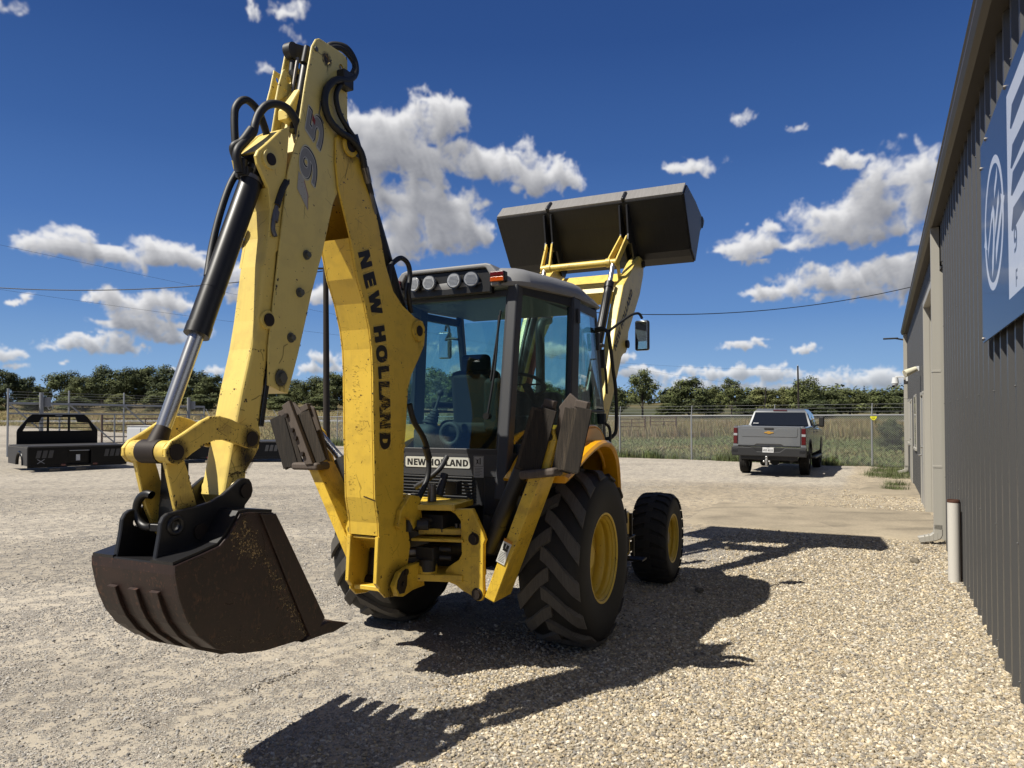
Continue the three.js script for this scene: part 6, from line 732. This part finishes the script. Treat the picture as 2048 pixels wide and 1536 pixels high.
{
  const GP = [-21.3, -30.0], GD = [0.3996, -0.9167];
  const G = thing('sliding_gate', 'long galvanised sliding gate of chain link with diagonal braces', 'gate'), at = (s, y, w = 0) => { const q = along(GP, GD, s, w); return [q[0], y, q[1]]; };
  for (const [y, r] of [[2.37, 0.05], [1.93, 0.035], [0.14, 0.05]]) mesh('rail', [beam(at(0, y), at(10.4, y), r * 1.6, r * 2, 0.01)], M.alu, G);
  for (const s of [0, 2.65, 5.44, 8.2, 10.4]) mesh('upright', [beam(at(s, 0.1), at(s, s === 10.4 ? 2.4 : 2.98), 0.06, 0.06, 0.008)], M.alu, G);
  for (const [a, b] of [[0, 2.65], [2.65, 5.44], [5.44, 8.2], [8.2, 10.4]]) { mesh('brace', [beam(at(a + 0.05, 2.33), at(b - 0.05, 0.2), 0.04, 0.06, 0.008)], M.alu, G); mesh('upright', [beam(at((a + b) / 2 + 0.9, 0.12), at((a + b) / 2 + 0.9, 1.93), 0.05, 0.07, 0.008)], M.alu, G); }
  for (let k = 0; k < 4; k++) mesh('barbed_wire', [cyl(at(0, 2.5 + k * 0.12), at(8.2, 2.5 + k * 0.12), 0.005, 0.005, 4)], M.wire, G);
  chainLink(G, GP, GD, 0, 10.4, 0.18, 2.34, 0.085);
  mesh('gate_wheel', [(() => { const q = at(1.75, 2.2, 0.1); return new THREE.TorusGeometry(0.11, 0.02, 8, 20).translate(q[0], q[1], q[2]); })()], M.galv, G);
  const post = thing('gate_post', 'thick galvanised gate post with a roller box, near end of the gate', 'post'), q = (s, y) => at(s, y, 0.16);
  mesh('pipe', [cyl(q(1.3, -0.1), q(1.3, 2.85), 0.085, 0.085, 16)], M.galv, post); mesh('roller_box', [(() => { const a = q(1.5, 2.44); return box(a[0], a[1], a[2], 0.32, 0.42, 0.22, 0.02); })()], M.galv, post);
  const post2 = post.clone(); post2.name = numbered('gate_post'); scene.add(post2); const dA = at(9.2 - 1.3, 0), dB = at(0, 0); post2.position.set(dA[0] - dB[0], 0, dA[2] - dB[2]); post2.userData.label = 'thick galvanised gate post with a roller box, far end of the gate';
  fence('chain_link_fence', 'galvanised chain link fence continuing from the sliding gate to the corner', along(GP, GD, 10.8), GD, 8.1, 2.7, -0.3);
}
// brown pipe stock gates in the field
function pipeGate(pos, turn, w, h, lab) { const T = thing('stock_gate', lab, 'gate', pos, turn); for (const x of [-w / 2, w / 2]) mesh('post', [cyl([x, 0, 0], [x, h + 0.25, 0], 0.06)], M.rust, T); for (let k = 0; k < 5; k++) mesh('bar', [cyl([-w / 2, 0.3 + k * (h - 0.3) / 4, 0], [w / 2, 0.3 + k * (h - 0.3) / 4, 0], 0.03)], M.rust, T); mesh('stay', [cyl([0, 0.2, 0], [0, h, 0], 0.03)], M.rust, T); }
pipeGate([-22.3, hField(-22, -43), -43.2], 0.4, 4.6, 1.75, 'rusty brown pipe stock gate in the dry grass beyond the sliding gate');
pipeGate([9.6, hField(9, -57), -57], 0.1, 2.2, 1.5, 'rusty brown pipe gate standing in the grass right of the backhoe');
pipeGate([13.2, hField(13, -62), -62], -0.1, 2.2, 1.5, 'second rusty pipe gate farther right in the tall grass');
{ const t = thing('fence_tag', 'small bright yellow tag hanging on the chain link fence', 'sign', [12.85, 1.72, -25.22], -0.69); t.scale.setScalar(0.72); mesh('plate', [plateXY([[-0.15, 0.10], [0.15, 0.10], [0.15, 0.03], [0.05, -0.09], [-0.05, -0.09], [-0.15, 0.03]], 0.06, 0.066, [], 0)], std({ color: L(0.75, 0.72, 0.02), roughness: 0.5 }), t); mesh('smile', [plateXY([[-0.07, 0.0], [0, -0.04], [0.07, 0.0], [0.06, 0.015], [0, -0.015], [-0.06, 0.015]], 0.066, 0.07, [], 0), cyl([-0.03, 0.05, 0.066], [-0.03, 0.05, 0.07], 0.014), cyl([0.03, 0.05, 0.066], [0.03, 0.05, 0.07], 0.014)], M.black, t); }
// utility poles and lines
function utilityPole(x, z, h, r, lean, lab, arm) { const T = thing('utility_pole', lab, 'pole', [x, hField(x, z), z]); mesh('shaft', [cyl([0, -0.3, 0], [lean, h, 0], r, r * 0.72, 14)], M.pole, T); if (arm) { mesh('cross_arm', [beam([lean - 1, h - 0.5, 0], [lean + 1, h - 0.5, 0], 0.1, 0.1)], M.pole, T); for (const k of [-0.9, 0, 0.9]) mesh('insulator', [cyl([lean + k, h - 0.45, 0], [lean + k, h - 0.3, 0], 0.04)], M.white, T); } else mesh('insulator', [cyl([lean, h, 0], [lean, h + 0.15, 0], 0.04)], M.white, T); return T; }
utilityPole(-10.5, -40.3, 10.8, 0.2, -0.12, 'tall dark wooden utility pole seen behind the bent yellow arm', true);
utilityPole(40.4, -100, 8.0, 0.15, -0.1, 'slender utility pole rising above the truck roof', false);
utilityPole(36.2, -102, 5.0, 0.1, 0.3, 'short leaning pole left of the slender pole above the truck', false);
utilityPole(14.4, -98, 5.2, 0.12, 0, 'short thin pole beside the grab rail of the backhoe', false);
function wire(name, a, b, sag, r, lab) { const n = 40, pts = []; for (let i = 0; i <= n; i++) { const t = i / n; pts.push([lerp(a[0], b[0], t), lerp(a[1], b[1], t) - sag * 4 * t * (1 - t), lerp(a[2], b[2], t)]); } tag(mesh(name, [tube(pts, r, 160, 5)], M.cable), lab, 'cable'); }
wire('power_line', [-10.6, 10.1, -40.3], [30.5, 11.6, -50], 2.5, 0.028, 'twisted black service cable sagging right across the sky to the building');
wire('power_line', [-10.6, 10.15, -40.3], [-42, 11.0, -43], 1.3, 0.028, 'twisted black service cable crossing the sky left of the arm');
wire('power_line', [-42, 14.4, -40], [36.5, 6.2, -102], 1.0, 0.008, 'upper thin wire slanting down across the left clouds');
wire('power_line', [-42, 11.0, -40], [40.3, 8.6, -100], 1.6, 0.008, 'lower thin wire slanting across the left clouds to the slender pole');

// ------------------------------------------------------------------ trees, bushes, grass
{
  const leafMat = (r, g, b) => std({ color: L(r, g, b), roughness: 0.9, side: THREE.DoubleSide, vertexColors: true });
  const leafMs = [leafMat(0.088, 0.105, 0.034), leafMat(0.118, 0.136, 0.046), leafMat(0.070, 0.088, 0.033), leafMat(0.145, 0.155, 0.054)], bark = std({ color: L(0.075, 0.06, 0.048), roughness: 1 });
  function crownGeo(lobes, n, size, sd) {
    seed = sd; const pos = [], nor = [], col = [], tot = lobes.reduce((s, l) => s + l[3] * l[4], 0);
    for (const [cx, cy, cz, r, ry] of lobes) { const m = Math.round(n * (r * ry) / tot), tone = rr(0.75, 1.25);
      for (let k = 0; k < m; k++) {
        const u = rr(-1, 1), a = rr(0, 6.283), q = Math.sqrt(1 - u * u), rad = Math.pow(rnd(), 0.33) * rr(0.78, 1.2), dx = q * Math.cos(a), dy = u, dz = q * Math.sin(a), x = cx + dx * r * rad, y = cy + dy * ry * rad, z = cz + dz * r * rad;
        const N = new THREE.Vector3(dx + rr(-0.5, 0.5), dy + 0.25 + rr(-0.5, 0.5), dz + rr(-0.5, 0.5)).normalize(), t1 = new THREE.Vector3(rr(-1, 1), rr(-1, 1), rr(-1, 1)).cross(N).normalize(), t2 = N.clone().cross(t1), s = size * rr(0.6, 1.3);
        const P = (i, j) => [x + t1.x * i * s + t2.x * j * s, y + t1.y * i * s + t2.y * j * s, z + t1.z * i * s + t2.z * j * s], A = P(-1, -0.3), B = P(0.1, -0.7), C = P(1, 0.3), Dd = P(-0.1, 0.7), v = tone * rr(0.7, 1.3);
        pos.push(...A, ...B, ...C, ...A, ...C, ...Dd); for (let i = 0; i < 6; i++) { nor.push(N.x, N.y, N.z); col.push(v, v * rr(0.95, 1.05), v * 0.9); }
      } }
    const g = new THREE.BufferGeometry(); g.setAttribute('position', new THREE.Float32BufferAttribute(pos, 3)); g.setAttribute('normal', new THREE.Float32BufferAttribute(nor, 3)); g.setAttribute('color', new THREE.Float32BufferAttribute(col, 3)); g.userData.ready = true; return g;
  }
  function treeProto(kind, sd) {   // unit tree: 10 m tall
    seed = sd; const lobes = [], limbs = [], open = kind === 'open', bush = kind === 'bush', n = bush ? 16 : open ? 18 : 30;
    const W = bush ? 3.6 : open ? 3.8 : 4.5, base = bush ? 0.3 : open ? 2.4 : 0.9;
    for (let k = 0; k < n; k++) { const t = k / (n - 1), a = k * 2.4 + rr(-0.4, 0.4), y = lerp(base + 0.6, 8.9, Math.pow(t, 0.85)) + rr(-0.9, 0.7), env = Math.sin(Math.PI * clamp(0.18 + 0.78 * ((y - base) / (10 - base)))) , rad = W * env * rr(0.35, 0.85), r = rr(0.8, 1.55) * (open ? 0.85 : 1.15) * (bush ? 1.15 : 1); lobes.push([Math.cos(a) * rad, y, Math.sin(a) * rad, r, r * rr(0.72, 1.0)]); if (k % 2 === 0 && !bush) limbs.push(tube([[0, base * 0.7 + t * 2, 0], [Math.cos(a) * rad * 0.4, lerp(base, y, 0.5), Math.sin(a) * rad * 0.4], [Math.cos(a) * rad, y, Math.sin(a) * rad]], 0.07, 6, 5)); }
    lobes.push([0, 8.7, 0, 1.2, 0.9], [rr(-0.5, 0.5), 6.5, rr(-0.5, 0.5), 1.9, 1.6]);
    return { crown: crownGeo(lobes, open ? 4600 : 7600, open ? 0.16 : 0.185, sd + 1), trunk: ready(mergeGeometries([...[cyl([0, -0.4, 0], [rr(-0.2, 0.2), base + 1.5, 0], 0.24, 0.14, 9), cyl([0, base * 0.6, 0], [rr(-0.6, 0.6), 6.5, rr(-0.5, 0.5)], 0.15, 0.05, 7)], ...limbs].map((g) => clean(g)))) };
  }
  const protos = { dense: [treeProto('dense', 101), treeProto('dense', 202), treeProto('dense', 303)], open: [treeProto('open', 404), treeProto('open', 505)], bush: [treeProto('bush', 606), treeProto('bush', 707)] };
  const ord = ['first', 'second', 'third', 'fourth', 'fifth', 'sixth', 'seventh', 'eighth', 'ninth', 'tenth', 'eleventh', 'twelfth', 'thirteenth', 'fourteenth', 'fifteenth', 'sixteenth', 'seventeenth', 'eighteenth', 'nineteenth', 'twentieth', 'twenty-first', 'twenty-second', 'twenty-third', 'twenty-fourth', 'twenty-fifth'];
  let count = 0; const made = new Map();
  function tree(kind, x, z, h, w, tone, lab, group) {
    const key = kind + (count % protos[kind].length) + tone; let T;
    if (made.has(key)) { T = made.get(key).clone(); T.name = numbered('tree'); scene.add(T); } else { const p = protos[kind][count % protos[kind].length]; T = thing('tree', lab, 'tree'); mesh('trunk', p.trunk, bark, T); mesh('crown', p.crown, leafMs[tone], T); made.set(key, T); }
    T.position.set(x, hField(x, z) - 0.1, z); T.rotation.y = count * 1.7; T.scale.set(w / 8.6, h / 10, w / 8.6); T.userData = { label: lab, category: 'tree', group }; count++;
  }
  // groves: [metres across, metres away, height, width, tone, kind]
  const at = (px, d) => (px - 1024) / 1420 * d;
  const left = [[-30, 185, 9.5, 10, 0], [12, 180, 10, 10, 2], [52, 185, 8.6, 8, 0, 'open'], [128, 182, 9.6, 11, 0], [165, 172, 8.4, 9, 1], [205, 190, 11.0, 11, 2], [250, 185, 10.4, 10, 0], [288, 190, 11.2, 12, 0], [330, 187, 10.9, 11, 2], [378, 185, 10.6, 12, 2], [425, 182, 8.6, 10, 0], [470, 190, 8.2, 10, 2], [512, 190, 7.2, 9, 0], [552, 188, 7.8, 9, 0], [592, 188, 7.2, 9, 1], [632, 180, 8.2, 10, 0], [672, 172, 9.2, 10, 1], [718, 175, 8.5, 10, 0], [770, 180, 8, 10, 2], [822, 160, 8.2, 10, 0], [872, 150, 9.2, 11, 1], [925, 150, 9.0, 10, 0], [975, 160, 7, 9, 2], [1030, 165, 6.8, 9, 0], [1090, 165, 6.5, 9, 1]];
  left.forEach(([px, d, h, w, t, k], i) => tree(k || 'dense', at(px, d), -d, h, w, t, `dark green ${k ? 'open-crowned ' : ''}tree, ${ord[i]} from the left in the long row behind the gate`, 'trees in the far row behind the gate'));
  const right = [[1150, 150, 6.0, 9, 2], [1232, 142, 5.6, 6, 0], [1285, 120, 8.6, 7.4, 1, 'open'], [1378, 120, 6.8, 8.6, 0], [1425, 125, 5.2, 6, 1], [1463, 120, 7.0, 5.4, 1, 'open'], [1528, 130, 5.2, 8, 3], [1572, 130, 5.2, 7, 3], [1612, 124, 7.0, 6.8, 1], [1652, 132, 4.8, 8, 0], [1700, 134, 5.0, 9, 1], [1755, 136, 5.0, 9, 0], [1800, 140, 4.8, 8, 2], [1850, 140, 5, 9, 0], [1910, 140, 5.5, 9, 1]];
  right.forEach(([px, d, h, w, t, k], i) => tree(k || 'dense', at(px, d), -d, h, w, t, `green ${k ? 'open-branched tall ' : 'leafy '}tree, ${ord[i]} from the left in the row behind the right-hand field`, 'trees behind the right-hand field'));
  const low = [[-20, 150, 3.6, 9, 1], [70, 152, 3.4, 9, 0], [150, 150, 3.8, 10, 0], [238, 150, 4.4, 8, 3], [322, 150, 4.8, 9, 1], [400, 152, 4.2, 10, 0], [480, 155, 3.6, 10, 0], [560, 155, 3.8, 10, 1], [640, 150, 3.8, 9, 0], [1340, 128, 2.6, 7, 0], [1490, 130, 3.4, 8, 2], [1635, 118, 3.4, 7, 2]];
  low.forEach(([px, d, h, w, t], i) => tree('bush', at(px, d), -d, h, w, t, i < 9 ? `low bushy tree, ${ord[i]} from the left in front of the dark row behind the gate` : `low dark bush, ${ord[i - 9]} from the left under the trees behind the field`, 'low bushy trees'));
  { const p = protos.bush[0], T = thing('shrub', 'round dark green juniper shrub behind the fence by the building corner', 'shrub', [at(1783, 37), -0.05, -37]); mesh('stem', p.trunk, bark, T); mesh('foliage', p.crown, leafMs[2], T); T.scale.set(0.2, 0.185, 0.2); }
  // far wood as one mass
  { seed = 909; const lobes = []; for (let x = -330; x < 330; x += 5.5) lobes.push([x + rr(-2, 2), rr(1.2, 2.6), rr(-8, 8), rr(3.5, 5.5), rr(2.6, x < 0 ? 5.6 : 4.0)]); const m = new THREE.Mesh(crownGeo(lobes, 42000, 0.55, 910), leafMs[0]); m.name = 'far_wood'; m.position.set(0, hField(0, -236), -236); scene.add(m); tag(m, 'low far-off wood along the horizon', null, null, 'stuff'); }
  // grass
  const tuftGeo = (n, spread, lean, sd, bw) => { seed = sd; const pos = [], nor = []; for (let k = 0; k < n; k++) { const a = rr(0, 6.283), x = rr(-spread, spread), z = rr(-spread, spread), h = rr(0.55, 1.1), lx = Math.cos(a) * lean * rr(0.3, 1), lz = Math.sin(a) * lean * rr(0.3, 1), b = bw * rr(0.7, 1.3), px = -Math.sin(a + 1) * b, pz = Math.cos(a + 1) * b; const A = [x - px, 0, z - pz], B = [x + px, 0, z + pz], C = [x + lx * 0.35 + px * 0.7, h * 0.6, z + lz * 0.35 + pz * 0.7], Dd = [x + lx * 0.35 - px * 0.7, h * 0.6, z + lz * 0.35 - pz * 0.7], E = [x + lx, h, z + lz]; pos.push(...A, ...B, ...C, ...A, ...C, ...Dd, ...Dd, ...C, ...E); for (let i = 0; i < 9; i++) nor.push(lx * 0.5, 1, lz * 0.5 + 0.2); } const g = new THREE.BufferGeometry(); g.setAttribute('position', new THREE.Float32BufferAttribute(pos, 3)); g.setAttribute('normal', new THREE.Float32BufferAttribute(nor, 3)); return g; };
  const gmat = std({ color: L(1, 1, 1), roughness: 1, side: THREE.DoubleSide });
  function grass(name, geo, spots, lab) { const im = new THREE.InstancedMesh(geo, gmat, spots.length), m = new THREE.Matrix4(), q = new THREE.Quaternion(), c = new THREE.Color(); spots.forEach(([x, z, h, w, r, g, b], i) => { q.setFromAxisAngle(new THREE.Vector3(0, 1, 0), i * 2.399); m.compose(new THREE.Vector3(x, hField(x, z), z), q, new THREE.Vector3(w, h, w)); im.setMatrixAt(i, m); im.setColorAt(i, c.setRGB(r, g, b)); }); im.name = name; im.castShadow = im.receiveShadow = true; scene.add(im); tag(im, lab, null, null, 'stuff'); }
  const beyond = (x, z) => (x - LP0[0]) * LN[0] + (z - LP0[1]) * LN[1];   // negative: beyond the fence
  const mix = (a, b, t) => a.map((v, i) => lerp(v, b[i], t)); const gold = [0.25, 0.20, 0.085], straw = [0.32, 0.27, 0.12], green = [0.145, 0.175, 0.058], deep = [0.075, 0.10, 0.034];
  seed = 515; const tall = [], short = [], dry = [], weeds = [];
  for (let k = 0; k < 26000; k++) { const z = -rr(55, 88), x = rr(-8, 62); if (fbm(x / 7, z / 9, 3) < 0.34) continue; const e = fbm(x / 10 + 9, z / 8, 3), c = mix(gold, e > 0.5 ? straw : [0.2, 0.19, 0.07], rnd() * 0.8); tall.push([x, z, rr(0.7, 1.15) * (0.55 + e * 0.8), rr(0.5, 0.9), ...c.map((v) => v * rr(0.75, 1.15))]); }
  for (let k = 0; k < 52000; k++) { const x = rr(-16, 52), z = -rr(26, 62); if (beyond(x, z) > -0.4) continue; const e = fbm(x / 6, z / 5 + 30, 3), c = mix(green, gold, clamp((e - 0.5) * 1.6 + rnd() * 0.35)); short.push([x, z, rr(0.07, 0.2) * (e > 0.6 ? 1.5 : 1), rr(0.25, 0.5), ...c.map((v) => v * rr(0.75, 1.2))]); }
  for (let k = 0; k < 42000; k++) { const z = -rr(38, 150), x = rr(-110, -2); if (beyond(x, z) > -0.6 && x > -60) continue; if (z < -94 && z > -108) continue; const c = mix([0.36, 0.29, 0.14], [0.20, 0.19, 0.08], fbm(x / 12, z / 9, 3) * rnd()); dry.push([x, z, rr(0.15, 0.45) * (z < -90 ? 1.5 : 1), rr(0.5, 1.1) * (z < -90 ? 1.6 : 1), ...c.map((v) => v * rr(0.8, 1.15))]); }
  for (let k = 0; k < 5200; k++) { const s = rr(-27, 8), w = rr(-0.9, 0.35) * rnd(), cl = fbm(s * 0.9 + 4, 2, 3); if (rnd() > sstep(0.4, 0.62, cl) + 0.08) continue; const x = LP0[0] + LD[0] * s + LN[0] * w, z = LP0[1] + LD[1] * s + LN[1] * w; weeds.push([x, z, rr(0.12, 0.5) * (0.5 + cl), rr(0.25, 0.5), ...mix(deep, green, rnd()).map((v) => v * rr(0.8, 1.2))]); }
  for (const [cx, cz, n, R] of [[13.0, -22.6, 500, 1.4], [9.1, -16.9, 60, 0.22], [9.7, -17.9, 60, 0.25], [11.3, -20.9, 240, 0.9]]) for (let k = 0; k < n; k++) { const a = rr(0, 6.28), r = R * Math.sqrt(rnd()); weeds.push([cx + Math.cos(a) * r, cz + Math.sin(a) * r, rr(0.06, 0.26), rr(0.12, 0.3), ...mix(deep, green, rnd())]); }
  const tg = tuftGeo(14, 0.5, 0.3, 1, 0.014), sg = tuftGeo(10, 0.5, 0.5, 2, 0.03);
  grass('tall_grass', tg, tall, 'tall dry golden grass standing beyond the green strip'); grass('short_grass', sg, short, 'short patchy green grass just beyond the fence'); grass('dry_grass', tg, dry, 'dry straw-coloured grass beyond the sliding gate'); grass('weeds', tg, weeds, 'green weeds growing along the foot of the fence');
}
renderer.render(scene, camera);
